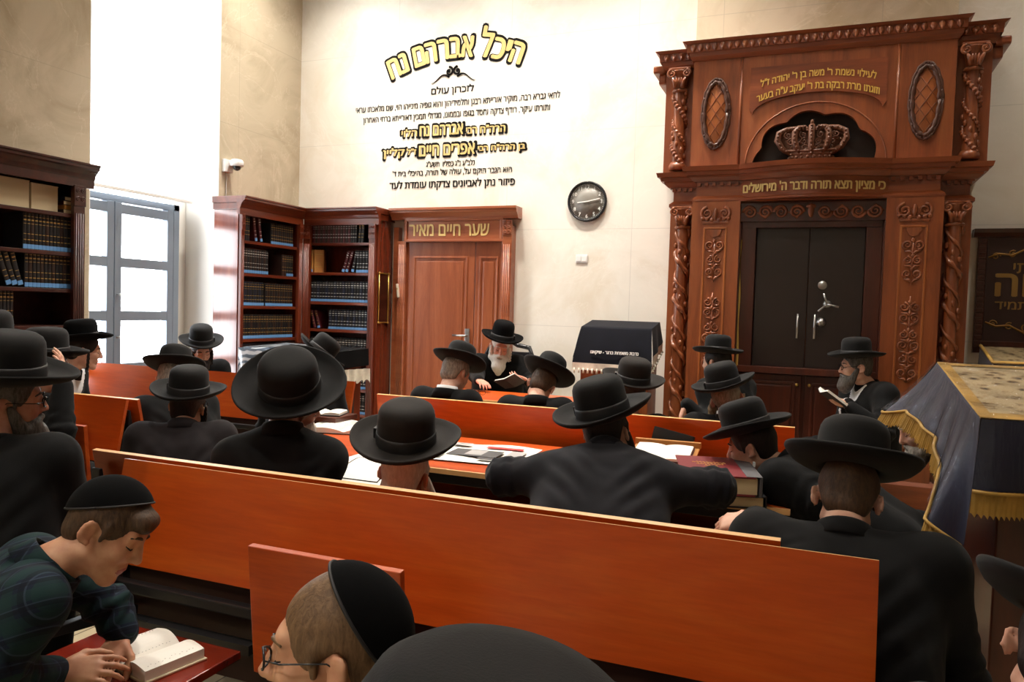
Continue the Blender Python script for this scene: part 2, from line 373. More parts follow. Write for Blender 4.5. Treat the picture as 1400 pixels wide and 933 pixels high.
# ------------------------------------------------------------------ room shell
XL, YB, XR, YF = -5.36, 7.0, 2.6, -2.6
def slab(name, lo, hi, m):
    b = MB(); b.box([(lo[i]+hi[i])/2 for i in range(3)], [hi[i]-lo[i] for i in range(3)]); return struct(b.build(name, m))
m = mat('cream_floor_tiles', lin(196, 180, 150), 0.25)
bk = nd(m, 'ShaderNodeTexBrick'); bk.offset = 0; bk.inputs['Scale'].default_value = 1.0
bk.inputs['Color1'].default_value = lin(198, 182, 150); bk.inputs['Color2'].default_value = lin(186, 170, 140); bk.inputs['Mortar'].default_value = lin(120, 108, 90)
bk.inputs['Mortar Size'].default_value = 0.004; bk.inputs['Brick Width'].default_value = 0.4; bk.inputs['Row Height'].default_value = 0.4
g = nd(m, 'ShaderNodeNewGeometry'); lk(m, g.outputs['Position'], bk.inputs['Vector']); lk(m, bk.outputs['Color'], m.node_tree.nodes['Principled BSDF'].inputs['Base Color'])
slab('floor', (XL-0.6, YF-0.1, -0.1), (XR+0.1, YB+0.1, 0.0), m)
slab('ceiling', (XL-0.6, YF-0.1, CEIL_Z), (XR+0.1, YB+0.1, CEIL_Z+0.1), M['plaster'])
slab('wall_back', (XL-0.6, YB, 0), (XR+0.1, YB+0.15, CEIL_Z), M['wall_back'])
slab('wall_right', (XR, YF, 0), (XR+0.1, YB, CEIL_Z), M['dim_plaster'])
slab('wall_front', (XL-0.6, YF-0.1, 0), (XR+0.1, YF, CEIL_Z), M['plaster'])
W0, W1, WX = 4.40, 5.80, -5.76            # window niche: from, to, plane of the glazing
b = MB()
for lo, hi in (((WX-0.1, YF, 0), (XL, W0, CEIL_Z)), ((WX-0.1, W1, 0), (XL, YB, CEIL_Z))):
    b.box([(lo[i]+hi[i])/2 for i in range(3)], [hi[i]-lo[i] for i in range(3)])
struct(b.build('wall_left', M['wall_left']))
# the niche's own lining: white plaster jambs, and wall beside the glazing
b = MB(); b.box(((WX+XL)/2, W1-0.004, CEIL_Z/2), (XL-WX-0.004, 0.012, CEIL_Z)); b.box(((WX+XL)/2, W0+0.004, CEIL_Z/2), (XL-WX-0.004, 0.012, CEIL_Z))
b.box((WX-0.05, 5.73, CEIL_Z/2), (0.1, 0.18, CEIL_Z)); b.box((WX-0.05, (W0+5.64)/2, CEIL_Z-0.1), (0.1, 5.64-W0, 0.2))
struct(b.build('trim_1', M['plaster']))
# raised marble panel behind the ark, weaker light there tinted into its stone
b = MB(); b.box((-0.12, YB-0.012, CEIL_Z/2), (2.02, 0.03, CEIL_Z)); struct(b.build('trim_2', marble('shade_toned_marble', lin(222, 208, 182), lin(242, 232, 210), lin(200, 184, 152), 0, off=(0.9, -0.33))))
# window: grey-blue aluminium casement door of two leaves with square panes
wx = WX+0.03
win = struct(bpy.data.objects.new('window_1', None)); COL.objects.link(win)
b = MB(); T = 2.28; y0, y1 = W0, 5.64
for y, w in ((y0+0.035, 0.07), (y1-0.035, 0.07)): b.box((wx, y, T/2), (0.09, w, T), ch=0.006)
b.box((wx, (y0+y1)/2, T-0.03), (0.09, y1-y0, 0.06), ch=0.006); b.box((wx, (y0+y1)/2, 0.03), (0.09, y1-y0, 0.06), ch=0.006)
b.box((wx, (y0+y1)/2, T+0.95), (0.05, y1-y0, 0.05)); b.box((wx, (y0+y1)/2, 3.6), (0.05, y1-y0, 0.06))
struct(b.build('window_frame', M['window_frame'], win))
b = MB(); gb = MB()
ym = 4.91
for ya, yb in ((y0+0.08, ym-0.004), (ym+0.004, y1-0.08)):
    for y in (ya+0.035, yb-0.035): b.box((wx+0.02, y, T/2), (0.07, 0.07, T-0.12), ch=0.005)
    for z in (0.105, 0.315, 0.775, 1.235, 1.70, 2.165): b.box((wx+0.02, (ya+yb)/2, z), (0.066, yb-ya-0.02, 0.085), ch=0.005)
    gb.box((wx+0.01, (ya+yb)/2, T/2), (0.006, yb-ya-0.02, T-0.2))
struct(b.build('window_sash', M['window_frame'], win)); struct(gb.build('window_pane', M['glass'], win))
gb = MB(); gb.box((wx-0.01, (y0+y1)/2, (T+CEIL_Z)/2), (0.006, y1-y0, CEIL_Z-T-0.02)); struct(gb.build('window_pane', M['glass'], win))
b = MB()
for z in (1.42, 1.05): b.tube([(wx+0.055, ym+0.03, z), (wx+0.085, ym+0.03, z)], 0.008); b.ball((wx+0.09, ym+0.03, z), 0.012)
struct(b.build('window_handle', M['steel'], win))
# white roller blind
m = mat('white_blind_fabric', lin(244, 244, 242), 0.8); p = m.node_tree.nodes['Principled BSDF']
tr = nd(m, 'ShaderNodeBsdfTranslucent'); tr.inputs[0].default_value = lin(250, 250, 248); mxs = nd(m, 'ShaderNodeMixShader'); mxs.inputs[0].default_value = 0.55
lk(m, p.outputs[0], mxs.inputs[1]); lk(m, tr.outputs[0], mxs.inputs[2]); lk(m, mxs.outputs[0], m.node_tree.nodes['Material Output'].inputs[0])
bl = thing('roller_blind', 'white roller blind pulled halfway down in the tall window niche', 'blind', (WX+0.18, 5.08, 2.3))
b = MB(); b.grid(lambda u, v: (0.004*math.sin(u*9), (u-0.5)*1.22, 0.03+v*2.25), 12, 20); b.build('blind_fabric', m, bl, normals=False)
b = MB(); b.box((0, 0, 0.015), (0.016, 1.22, 0.03), ch=0.004); b.build('bottom_rail', M['white_plastic'], bl)
b = MB(); b.tube([(0, -0.62, 2.3), (0, 0.62, 2.3)], 0.04, 14); b.build('roller', M['white_plastic'], bl)
# ceiling lamps, the added rear pair too (each with its own light)
em = mat('lamp_diffuser', (1, 0.95, 0.85, 1), 0.5, **{'Emission Strength': 14.0, 'Emission Color': (1, 0.93, 0.82, 1)})
for i, (x, y, w) in enumerate(LAMPS):
    t = thing('ceiling_light', 'recessed round downlight in the white ceiling', 'ceiling light', (x, y, CEIL_Z), group='recessed ceiling downlights')
    b = MB(); b.lathe([(0.105, 0), (0.105, -0.012), (0.085, -0.014), (0.082, 0)], 20); b.build('lamp_ring', M['white_plastic'], t)
    b = MB(); b.lathe([(0.0, -0.004), (0.082, -0.004), (0.082, 0.0)], 20); b.build('diffuser', em, t)
    l = light('downlight_lamp', 'SPOT', (0, 0, -0.03), w*3.2, (1.0, 0.93, 0.83), spot_size=math.radians(118), spot_blend=1.0, shadow_soft_size=0.09)
    l.parent = t

# ------------------------------------------------------------------ books
COVERS = {}
for k, c in (('black', (20, 20, 24)), ('brown', (44, 26, 20)), ('maroon', (70, 20, 26)), ('navy', (22, 28, 46)), ('tan', (176, 120, 60)), ('cream', (220, 204, 172)), ('green', (24, 40, 34))):
    COVERS[k] = mat(k+'_book_cover', lin(*c), 0.45)
M['gilt'] = mat('gilt_line', lin(178, 146, 80), 0.4, 0.4); M['silver'] = mat('silver_line', lin(200, 200, 196), 0.4, 0.3)
_bk = {}
def book_mesh(w, h, d, cover, line='gilt', lab=True):
    """spine towards -Y at y=0, standing on z=0, thickness along X"""
    key = (round(w, 3), round(h, 3), round(d, 3), cover, line, lab)
    if key in _bk: return _bk[key]
    b = MB(); t = 0.003
    b.box((0, d/2+0.001, h/2), (w-2*t, d-0.008, h-0.008), 1)
    for s in (-1, 1): b.box((s*(w/2-t/2), d/2+0.002, h/2), (t, d-0.004, h), 0)
    n = 6; vs = []
    for z in (0, h):
        for i in range(n+1):
            a = PI*i/n; vs.append((-w/2*math.cos(a), 0.004-0.007*math.sin(a), z))
    b.add(vs, [(i, i+1, n+2+i, n+1+i) for i in range(n)]+[tuple(range(n, -1, -1)), tuple(range(n+1, 2*n+2))], 0)
    for z, hh in ((0.80, 0.016), (0.70, 0.006), (0.42, 0.008), (0.26, 0.010), (0.90, 0.006)):
        b.box((0, -0.0022, h*z), (w*0.72, 0.0035, h*hh*2.2), 2)
    if lab: b.box((0, -0.0012, h*0.075), (w*0.98, 0.0075, h*0.12), 3)
    o = b.build('book', [COVERS[cover], M['cream_paper'], M[line], M['blue']]); _bk[key] = o.data
    bpy.data.objects.remove(o); return _bk[key]
def put_book(me, loc, rz, lean, label, group, parent=None, name='book'):
    o = bpy.data.objects.new(name, me); COL.objects.link(o)
    o.matrix_world = Matrix.Translation(Vector(loc)+Vector((0, 0, 0.0015))) @ Matrix.Rotation(rz, 4, 'Z') @ Matrix.Rotation(lean, 4, 'Y')
    tag(o, label, 'book', group); return o
def run(org, u, rz, a, c, n, h, d, cover, line, label, group, lean=0.0, lab=True, name='book'):
    """n books side by side between a and c along direction u from org"""
    w = (c-a)/n
    for i in range(n):
        hh = h*(1+0.0*i); me = book_mesh(w*0.94, hh, d, cover[i % len(cover)], line, lab)
        p = Vector(org)+Vector(u)*(a+w*(i+0.5))
        if lean: p = p + Vector((0, 0, abs(math.sin(lean))*w*0.5))
        put_book(me, p, rz, lean, label, group, name=name)
# ------------------------------------------------------------------ bookcases
def flutes(b, x, z0, z1, y, w, n=4):
    for i in range(n): b.tube([(x+(i-(n-1)/2)*w/n, y, z0), (x+(i-(n-1)/2)*w/n, y, z1)], w/n*0.34, 6)
def bookcase(name, label, loc, rz, W, D, H, shelves, mats, posts, side=(True, True), back=True):
    """front towards -Y of its own frame, left edge at x=0, back at y=D"""
    mv, mh = mats
    t = thing(name, label, 'bookcase', loc, rz)
    for s, x in zip(side, (0.015, W-0.015)):
        if s: b = MB(); b.box((x, D/2+0.02, (H-0.02)/2), (0.03, D-0.04, H-0.02), ch=0.002); b.build('side_panel', M['case_gloss'] if mv == M['case'] else mv, t)
    b = MB(); b.box((W/2, D-0.008, (H-0.1)/2), (W-0.06, 0.012, H-0.1)); b.build('back_panel', mv, t)
    for z in shelves:
        b = MB(); b.box((W/2, D/2+0.012, z-0.014), (W-0.062, D-0.03, 0.028), ch=0.004); b.build('shelf', mh, t)
    b = MB(); b.box((W/2, D/2+0.02, 0.05), (W-0.06, D-0.05, 0.1)); b.build('plinth', mh, t)
    b = MB()                                                        # cornice: stepped mouldings
    prof = [(0.02, H-0.17), (-0.004, H-0.17), (-0.004, H-0.11), (-0.012, H-0.10), (-0.018, H-0.075), (-0.045, H-0.045), (-0.06, H-0.035), (-0.06, H-0.018), (-0.07, H-0.012), (-0.07, H), (D, H), (D, H-0.02), (0.04, H-0.05)]
    e0, e1 = posts.get('over', (0, 0))
    b.prism([(p[0], p[1]) for p in prof], -e0, W+e1, 'X')
    for e, x, sg in ((e0, 0.0, -1), (e1, W, 1)):
        if e: b.box((x+sg*e*0.3, D/2, H-0.09), (e*0.7, D, 0.06), ch=0.004); b.box((x+sg*e*0.5, D/2-0.02, H-0.03), (e*1.1, D+0.04, 0.06), ch=0.006)
    b.build('cornice', mh, t)
    for x, w in posts['at']:
        b = MB(); b.box((x, 0.012, (H-0.3)/2+0.05), (w, 0.03, H-0.38), ch=0.003); flutes(b, x, 0.25, H-0.36, -0.003, w*0.8); b.build('fluted_post', mv, t)
        b = MB(); b.box((x, 0.008, H-0.235), (w*1.06, 0.04, 0.15), ch=0.004)
        for k in range(4): b.tube(spiral((x+(-1 if k % 2 else 1)*w*0.22, -0.014, H-0.2-0.06*(k//2)), w*0.2, 1.3, 0.6, 14), 0.005, 6)
        b.build('carved_capital', mv, t)
    return t
H_CASE = 2.37
zB = [float(on_y(462, y, 6.69)[2]) for y in (332, 373, 413.5, 451, 491, 531, 565)]
zA = [float(on_x(367, y, -5.06)[2]) for y in (333, 376, 419, 463, 505)]
zA += [zA[-1]-0.27, zA[-1]-0.54]; zA = [z for z in zA if z > 0.1]
zC = [float(on_x(112, y, -5.05)[2]) for y in (294.5, 347, 396, 445)]
zC += [zC[-1]-0.33, zC[-1]-0.66]; zC = [z for z in zC if z > 0.1]
caseB = bookcase('bookcase', 'mahogany bookcase against the back wall, left of the wooden door', (-5.03, 6.665, 0), 0, 0.87, 0.33, H_CASE, zB, (M['case'], M['case_x']),
                 {'at': [(0.035, 0.09), (0.825, 0.075)], 'over': (0.0, 0.03)})
caseA = bookcase('bookcase', 'mahogany bookcase in the corner, its side panel toned paler for window glare', (-5.03, 5.735, 0), PI/2, 0.915, 0.325, H_CASE, zA, (M['case'], M['case_x']),
                 {'at': [(0.02, 0.04), (0.88, 0.06)], 'over': (0.03, 0.0)})
caseC = bookcase('bookcase', 'dark mahogany bookcase on the left wall with cream boxed sets on top shelf', (-5.02, 1.6, 0), PI/2, 2.5, 0.335, 2.355, zC, (M['case_dark'], M['case_dark']),
                 {'at': [(2.44, 0.09), (0.05, 0.09)], 'over': (0.02, 0.06)})
b = MB()
for x0, x1, z0, z1 in ((0.0, 0.12, 0.86, 0.85), (0.0, 0.12, 0, 0)): pass
for y in (6.72, 6.9):
    b.tube([(-4.145, y, 1.22), (-4.145, y, 1.72)], 0.007, 6)
for z in (1.22, 1.72): b.tube([(-4.145, 6.72, z), (-4.145, 6.9, z)], 0.007, 6)
for y in (6.72, 6.9):
    for z in (1.22, 1.72): b.ball((-4.143, y, z), 0.013)
fr = thing('notice_frame', 'narrow brass notice frame on the bookcase side next to the door', 'frame', (0, 0, 0))
b.build('brass_rail', M['brass'], fr); b = MB(); b.box((-4.152, 6.81, 1.47), (0.006, 0.17, 0.49)); b.build('frame_backing', M['case_dark'], fr)
# books on the back-wall case: px spans along each shelf
def bx(x, z, y=6.69):
    # x on the shelf line at height z
    for _ in range(3): pass
    return float(on_y(x, {0: 332, 1: 373, 2: 413, 3: 451, 4: 491, 5: 531, 6: 565}[z], y)[0])
BACK = 'books on the back-wall bookcase'
ub = (1, 0, 0)
def rowB(k, x0, x1, n, h, cover, line, label, group, lean=0.0, lab=True):
    run((0, 6.715, zB[k]), ub, 0, bx(x0, k), bx(x1, k), n, h, 0.17, cover, line, label, group, lean, lab)
rowB(0, 425, 477, 15, 0.205, ['maroon', 'brown'], 'silver', 'dark maroon volume on the top shelf left of the door', 'maroon volumes on the top shelf', 0, False)
rowB(0, 477, 486, 3, 0.21, ['black'], 'silver', 'black volume with wide silver bands on the top shelf left of the door', 'silver banded volumes on the top shelf', 0, False)
rowB(0, 487, 495, 2, 0.21, ['black'], 'gilt', 'black volume with gold bands at the right end of the top shelf row', 'gold banded pair on the top shelf', 0.06, False)
put_book(book_mesh(0.02, 0.235, 0.18, 'tan', 'gilt', True), (bx(424, 1), 6.715, zB[1]), 0, 0, 'thin tan book standing at the left end of the second shelf', None)
put_book(book_mesh(0.10, 0.235, 0.2, 'tan', 'gilt', False), (bx(432, 1), 6.74, zB[1]), 0.5, 0, 'wide tan slipcase standing slightly turned on the second shelf', None)
for i, (x, l) in enumerate(((467, 'first leaning'), (472, 'second leaning'), (480, 'third leaning'))):
    put_book(book_mesh(0.03, 0.225, 0.17, ['maroon', 'maroon', 'black'][i], 'silver', True), (bx(x, 1), 6.715, zB[1]+0.006), 0, [0.30, 0.30, 0.2][i],
             ['purple banded book leaning furthest over on the second shelf', 'purple banded book on the second shelf, second of the leaning pair', 'black silver banded book leaning between purple pair and upright row'][i], None)
rowB(1, 485, 505, 5, 0.225, ['black'], 'silver', 'upright black book with silver bands and blue label on the second shelf', 'upright books on the second shelf')
rowB(2, 423, 505, 21, 0.215, ['black', 'black', 'navy'], 'silver', 'black book with silver bands and blue label on the full third shelf', 'books on the full third shelf')
for i, x in enumerate((428, 434)):
    put_book(book_mesh(0.03, 0.19, 0.17, 'maroon', 'gilt', i == 1), (bx(x, 3), 6.715, zB[3]+0.006), 0, -0.25, ['dark red book leaning at the left end of the fourth shelf', 'dark red book with blue label leaning second from the left on the fourth shelf'][i], None)
rowB(3, 447, 504, 14, 0.205, ['navy', 'black'], 'silver', 'navy or black silver banded book in the fourth shelf row', 'books on the fourth shelf')
rowB(4, 420, 503, 20, 0.215, ['black'], 'silver', 'black book with silver bands and blue label on the full fifth shelf', 'books on the full fifth shelf')
rowB(5, 474, 502, 7, 0.21, ['black', 'navy'], 'silver', 'dark book with blue label on the sixth shelf beside the lace-edged lectern cloth', 'books on the sixth shelf')
rowB(6, 474, 501, 6, 0.205, ['black'], 'silver', 'black book with blue label on the lowest visible shelf beside the door', 'books on the lowest shelf')
def ay(x, k):
    return float(on_x(x, {0: 333, 1: 376, 2: 419, 3: 463, 4: 505}[k]+(x-367)*0.1*(1-k*0.27), -5.06)[1])
ua = (0, 1, 0)
def rowA(k, x0, x1, n, h, cover, line, label, group, lean=0.0, lab=True):
    run((-5.085, 0, zA[k]), ua, PI/2, ay(x0, k), ay(x1, k), n, h, 0.17, cover, line, label, group, lean, lab)
rowA(0, 333, 344, 4, 0.225, ['black'], 'gilt', 'black book with gold bands at the left end of the corner case top shelf', 'gold banded books on the corner case top shelf', 0, False)
for i, x in enumerate((353, 360)):
    put_book(book_mesh(0.03, 0.235, 0.17, 'maroon', 'silver', True), (-5.085, ay(x, 0), zA[0]+0.006), PI/2, -0.16, ['maroon book leaning left, first of two on the corner case top shelf', 'maroon book leaning left, second of two on the corner case top shelf'][i], None)
rowA(0, 373, 403, 11, 0.205, ['black', 'brown'], 'gilt', 'thin dark book with blue label at the right of the corner case top shelf', 'thin books on the corner case top shelf')
rowA(1, 331, 369, 12, 0.235, ['brown', 'black'], 'silver', 'dark brown book with blue label at the left of the corner case second shelf', 'brown books on the corner case second shelf')
rowA(1, 388, 394, 2, 0.215, ['brown'], 'gilt', 'brown book beside the gap on the corner case second shelf', 'brown pair beside the gap', 0, False)
rowA(1, 394, 403, 3, 0.215, ['black'], 'gilt', 'black book with blue label at the right end of the corner case second shelf', 'black books ending the second shelf')
rowA(2, 330, 363, 10, 0.23, ['navy', 'black'], 'gilt', 'dark book with blue label in the left half of the corner case third shelf', 'left half of the corner case third shelf')
rowA(2, 365, 402, 11, 0.225, ['black', 'brown'], 'gilt', 'dark book with blue label in the right half of the corner case third shelf', 'right half of the corner case third shelf')
rowA(3, 330, 402, 21, 0.235, ['black', 'brown', 'black'], 'gilt', 'dark book with blue label on the corner case fourth shelf', 'books on the corner case fourth shelf')
rowA(4, 330, 402, 20, 0.225, ['black', 'brown'], 'gilt', 'dark book low on the corner case shelf just above the patterned lectern cloth', 'books on the corner case low shelf', 0, False)
def cy(x, k):
    return float(on_x(x, {0: 294.5, 1: 347, 2: 396, 3: 445}[k]+(x-112)*[0.15, 0.08, 0.04, 0][k], -5.07)[1])
def rowC(k, x0, x1, n, h, cover, line, label, group, lean=0.0, lab=True):
    run((-5.09, 0, zC[k]), ua, PI/2, cy(x0, k), cy(x1, k), n, h, 0.2, cover, line, label, group, lean, lab)
for x0, x1, hh, lb in ((-70, -36, 0.19, 'cream boxed set beyond the left edge'), (-35, 2, 0.185, 'cream boxed set cut by the left edge on the dark bookcase top shelf'), (4, 47, 0.195, 'long cream boxed set on the dark bookcase top shelf, left of its twin'), (48, 86, 0.185, 'long cream boxed set on the dark bookcase top shelf, next to the small stack')):
    if x1 < 0: continue
    ya, yb = cy(x0, 0), cy(x1, 0); b = MB(); b.box((-5.23, (ya+yb)/2, zC[0]+hh/2+0.002), (0.23, yb-ya-0.01, hh), ch=0.003)
    b.box((-5.23, (ya+yb)/2, zC[0]+hh*0.985), (0.236, yb-ya-0.006, hh*0.03))
    tag(b.build('box_set', mat('cream_card', lin(206, 188, 152), 0.7)), lb, 'box')
ya, yb = cy(88, 0), cy(112, 0)
for k, (c, hh) in enumerate((('brown', 0.03), ('tan', 0.03), ('maroon', 0.03), ('navy', 0.03))):
    b = MB(); zz = zC[0]+0.002+0.031*k; b.box((-5.2, (ya+yb)/2+0.01*(k % 2), zz+0.015), (0.2, yb-ya-0.03, 0.03), 0, ch=0.003); b.box((-5.099, (ya+yb)/2+0.01*(k % 2), zz+0.015), (0.004, yb-ya-0.036, 0.022), 1)
    tag(b.build('flat_book', [COVERS[c], M['cream_paper'] if k != 1 else COVERS['tan']]), ['brown book lying lowest in the small stack on the dark bookcase', 'orange-tan book lying second in the small stack on the dark bookcase', 'maroon book lying third in the small stack on the dark bookcase', 'dark blue book lying topmost in the small stack on the dark bookcase'][k], 'book')
rowC(1, 34, 113, 16, 0.25, ['black', 'black', 'brown', 'black'], 'gilt', 'tall black book with gold bands and blue label on the dark bookcase second shelf', 'books on the dark bookcase second shelf')
for i, x in enumerate((15, 23, 31)):
    put_book(book_mesh(0.035, 0.245, 0.2, 'black', 'gilt', True), (-5.09, cy(x, 2), zC[2]+0.012), PI/2, -0.33+0.03*i, ['black book leaning left, first of three on the dark bookcase third shelf', 'black book leaning left, middle of three on the dark bookcase third shelf', 'black book leaning left, last of three beside the upright row'][i], None)
rowC(2, 36, 108, 14, 0.25, ['black', 'brown', 'black'], 'gilt', 'tall upright black or brown book with gold bands on the dark bookcase third shelf', 'upright books on the dark bookcase third shelf')
rowC(3, -4, 21, 5, 0.24, ['black'], 'gilt', 'black book with gold bands low on the dark bookcase, above the seated hats', 'books low on the dark bookcase', 0, False)
rowC(1, -40, 14, 10, 0.25, ['black', 'brown'], 'gilt', 'dark book at the far left of the dark bookcase second shelf', 'far left books of the second shelf') if False else None

# ------------------------------------------------------------------ wooden door
YD = 6.93
dr = struct(bpy.data.objects.new('door_1', None)); COL.objects.link(dr)
DL, DM, DR, DT = -3.955, -3.19, -2.895, 2.055
def panel_leaf(x0, x1, rec, name):
    b = MB(); fw = 0.085 if x1-x0 > 0.5 else 0.055
    b.box(((x0+x1)/2, YD+0.03, DT/2), (x1-x0, 0.04, DT), ch=0.003)
    for (cx, cz, w, h) in (((x0+x1)/2, DT-fw*0.9, x1-x0-0.01, 0.02),): pass
    a0, a1, z0, z1 = x0+fw, x1-fw, 0.2, DT-0.16
    for z in (z0, z1): b.box(((a0+a1)/2, YD+0.008, z), (a1-a0+0.02, 0.016, 0.022), ch=0.005)
    for x in (a0, a1): b.box((x, YD+0.008, (z0+z1)/2), (0.022, 0.016, z1-z0), ch=0.005)
    b.box(((a0+a1)/2, YD+0.006, (z0+z1)/2), (a1-a0-0.07, 0.014, z1-z0-0.08), ch=0.006)
    return struct(b.build(name, M['door'], dr))
leaf = panel_leaf(DL, DM-0.003, 0, 'door_leaf'); panel_leaf(DM+0.003, DR, 0, 'side_leaf')
b = MB(); b.box((DM-0.06, YD-0.002, 1.09), (0.05, 0.012, 0.2), ch=0.004)
b.tube([(DM-0.06, YD-0.01, 1.12), (DM-0.06, YD-0.05, 1.12), (DM-0.2, YD-0.05, 1.12)], 0.011, 8)
struct(b.build('door_handle', M['steel'], dr))
b = MB()                                                            # casing with pilasters, lintel and cornice
b.box((DL-0.05, YD+0.02, DT/2), (0.10, 0.09, DT), ch=0.004); b.box((DL-0.13, YD+0.035, 1.1), (0.06, 0.07, 2.2), ch=0.004)
b.box((DR+0.055, YD+0.015, 1.1), (0.10, 0.11, 2.2), ch=0.004)
flutes(b, DR+0.055, 0.2, 2.02, YD-0.043, 0.075, 4); flutes(b, DL-0.05, 0.2, 2.02, YD-0.028, 0.07, 4)
b.box(((DL+DR)/2, YD+0.02, 2.165), (DR-DL+0.06, 0.08, 0.24))
for z in (2.06, 2.268): b.box(((DL+DR)/2, YD-0.022, z), (DR-DL+0.02, 0.03, 0.026), ch=0.006)
for x in (DL+0.0, DR-0.012): b.box((x, YD-0.022, 2.165), (0.024, 0.03, 0.21), ch=0.006)
b.prism([(YD+0.07, 2.27), (YD-0.03, 2.27), (YD-0.04, 2.295), (YD-0.07, 2.325), (YD-0.085, 2.335), (YD-0.085, 2.355), (YD-0.1, 2.36), (YD-0.1, 2.382), (YD+0.07, 2.382)], DL-0.17, DR+0.16, 'X')
for x in (DR+0.055,):
    b.box((x, YD-0.035, 2.185), (0.095, 0.03, 0.14), ch=0.004)
    for k in range(6): b.tube(spiral((x+(-0.022 if k % 2 else 0.022), YD-0.053, 2.23-0.045*(k//2)), 0.02, 1.4, k, 14), 0.005, 6)
struct(b.build('door_frame', M['door_x'], dr))
b = MB(); c = (on_y(560, 312, YD-0.02)+on_y(669, 310, YD-0.02))/2; wd = float(on_y(669, 310, YD-0.02)[0]-on_y(560, 312, YD-0.02)[0])
b.mesh(text_mesh('שער חיים מאיר', wd, 0.115, 0.006, 0.012), 0, Matrix.Translation((float(c[0]), YD-0.023, 2.165))); struct(b.build('door_lettering', M['gold_pale'], dr))
mz = thing('mezuzah', 'slim ivory mezuzah case tilted on the left door post', 'mezuzah', (float(on_y(545, 394, YD-0.03)[0]), YD-0.045, 1.55))
b = MB(); b.box((0, 0, 0), (0.024, 0.02, 0.14), M=Matrix.Rotation(-0.12, 4, 'Y'), ch=0.005); b.build('mezuzah_case', mat('ivory_case', lin(222, 208, 188), 0.4), mz)
b = MB(); b.box((0, -0.011, 0.02), (0.01, 0.003, 0.014), M=Matrix.Rotation(-0.12, 4, 'Y')); b.build('letter_plate', M['brass'], mz)

# ------------------------------------------------------------------ wall lettering
ins = thing('wall_inscription', 'gold and black Hebrew lettering in nine lines on the cream back wall', 'inscription', (-3.2, YB, 3.0))
def wall_line(s, x0, y0, x1, y1, h=None, gold=False, bold=0.004):
    a, c = on_y(x0, y0, YB), on_y(x1, y1, YB); w = float(c[0]-a[0]); mid = (a+c)/2
    b = MB(); b.mesh(text_mesh(s, w, h, 0.004, bold+(0.025 if gold else 0)), 0, Matrix.Translation((float(mid[0])+3.2, -0.004, float(mid[2])-3.0)))
    o = b.build('text_line', M['ink'], ins)
    if gold:
        b = MB(); b.mesh(text_mesh(s, w-0.03, h-0.025 if h else None, 0.006, bold), 0, Matrix.Translation((float(mid[0])+3.2, -0.006, float(mid[2])-3.0)))
        g_ = b.build('gold_face', M['gold_pale'], o); g_['label'] = 'pale gold letter faces'
wall_line('לזכרון עולם', 590, 125, 648, 122, 0.095, bold=0.006)
wall_line('להאי גברא רבה, מוקיר אורייתא רבנן ותלמידיהון והוא גופיה מינייהו הוי, שם מלאכתו עראי', 487, 152, 766, 130, 0.088, bold=0.002)
wall_line('ותורתו עיקר, רודף צדקה וחסד בגופו ובממונו, מגדולי תמכין דאורייתא ברחי האחרון', 497, 166, 752, 147, 0.088, bold=0.002)
wall_line('הרה"ח רבי', 636, 178, 693, 175, 0.10, True, 0.02); wall_line('אברהם נח', 573, 180, 635, 176, 0.125, True, 0.02); wall_line('הלוי', 548, 183, 572, 181, 0.10, True, 0.02)
wall_line('בן הרה"ח רבי', 652, 204, 720, 201, 0.10, True, 0.02); wall_line('אפרים חיים', 572, 207, 651, 203, 0.13, True, 0.02); wall_line('ז"ל', 555, 208, 571, 207, 0.09, True, 0.02); wall_line('קליין', 523, 211, 555, 209, 0.13, True, 0.02)
wall_line('נלב"ע נ"ג כסליו  תשע"ג', 583, 225, 649, 221, 0.06, bold=0.002)
wall_line("הוא הגבר הוקם על, עולה של תורה, בהיכלי בית ד'", 537, 239, 700, 232, 0.08, bold=0.003)
wall_line('פיזור נתן לאביונים צדקתו עומדת לעד', 533, 255, 704, 249, 0.105, bold=0.008)
# the arched headline, letter by letter
s = 'היכל אברהם נח'[::-1]
pts = [on_y(x, y, YB) for x, y in ((532, 98), (624, 65), (716, 75))]
x1_, z1_, x2_, z2_, x3_, z3_ = float(pts[0][0]), float(pts[0][2]), float(pts[1][0]), float(pts[1][2]), float(pts[2][0]), float(pts[2][2])
A_ = np.array([[2*(x2_-x1_), 2*(z2_-z1_)], [2*(x3_-x1_), 2*(z3_-z1_)]]); B_ = np.array([x2_**2-x1_**2+z2_**2-z1_**2, x3_**2-x1_**2+z3_**2-z1_**2])
ccx, ccz = np.linalg.solve(A_, B_); rad = math.hypot(x1_-ccx, z1_-ccz)
a0, a1 = math.atan2(z1_-ccz, x1_-ccx), math.atan2(z3_-ccz, x3_-ccx)
wid = {'י': 0.45, ' ': 0.5, 'ו': 0.45, 'נ': 0.7, 'ן': 0.45}; ws = [wid.get(ch, 1.0) for ch in s]; tot = sum(ws); acc = 0
bo, bg_ = MB(), MB()
for ch, w in zip(s, ws):
    t = (acc+w/2)/tot; acc += w
    if ch == ' ': continue
    a = a0+(a1-a0)*t; px, pz = ccx+rad*math.cos(a), ccz+rad*math.sin(a)
    R = Matrix.Translation((px+3.2, 0, pz-3.0)) @ Matrix.Rotation(-(a-PI/2), 4, 'Y')
    cw = 0.118*w*1.02; hh = 0.205 if ch != 'ל' else 0.30; dz = 0.0 if ch != 'ל' else 0.05
    if ch == 'י': hh, dz = 0.11, 0.045
    bo.mesh(text_mesh(ch, cw+0.012, hh+0.014, 0.004, 0.045), 0, R @ Matrix.Translation((0, -0.004, dz))); bg_.mesh(text_mesh(ch, cw-0.006, hh-0.006, 0.006, 0.022), 0, R @ Matrix.Translation((0, -0.006, dz)))
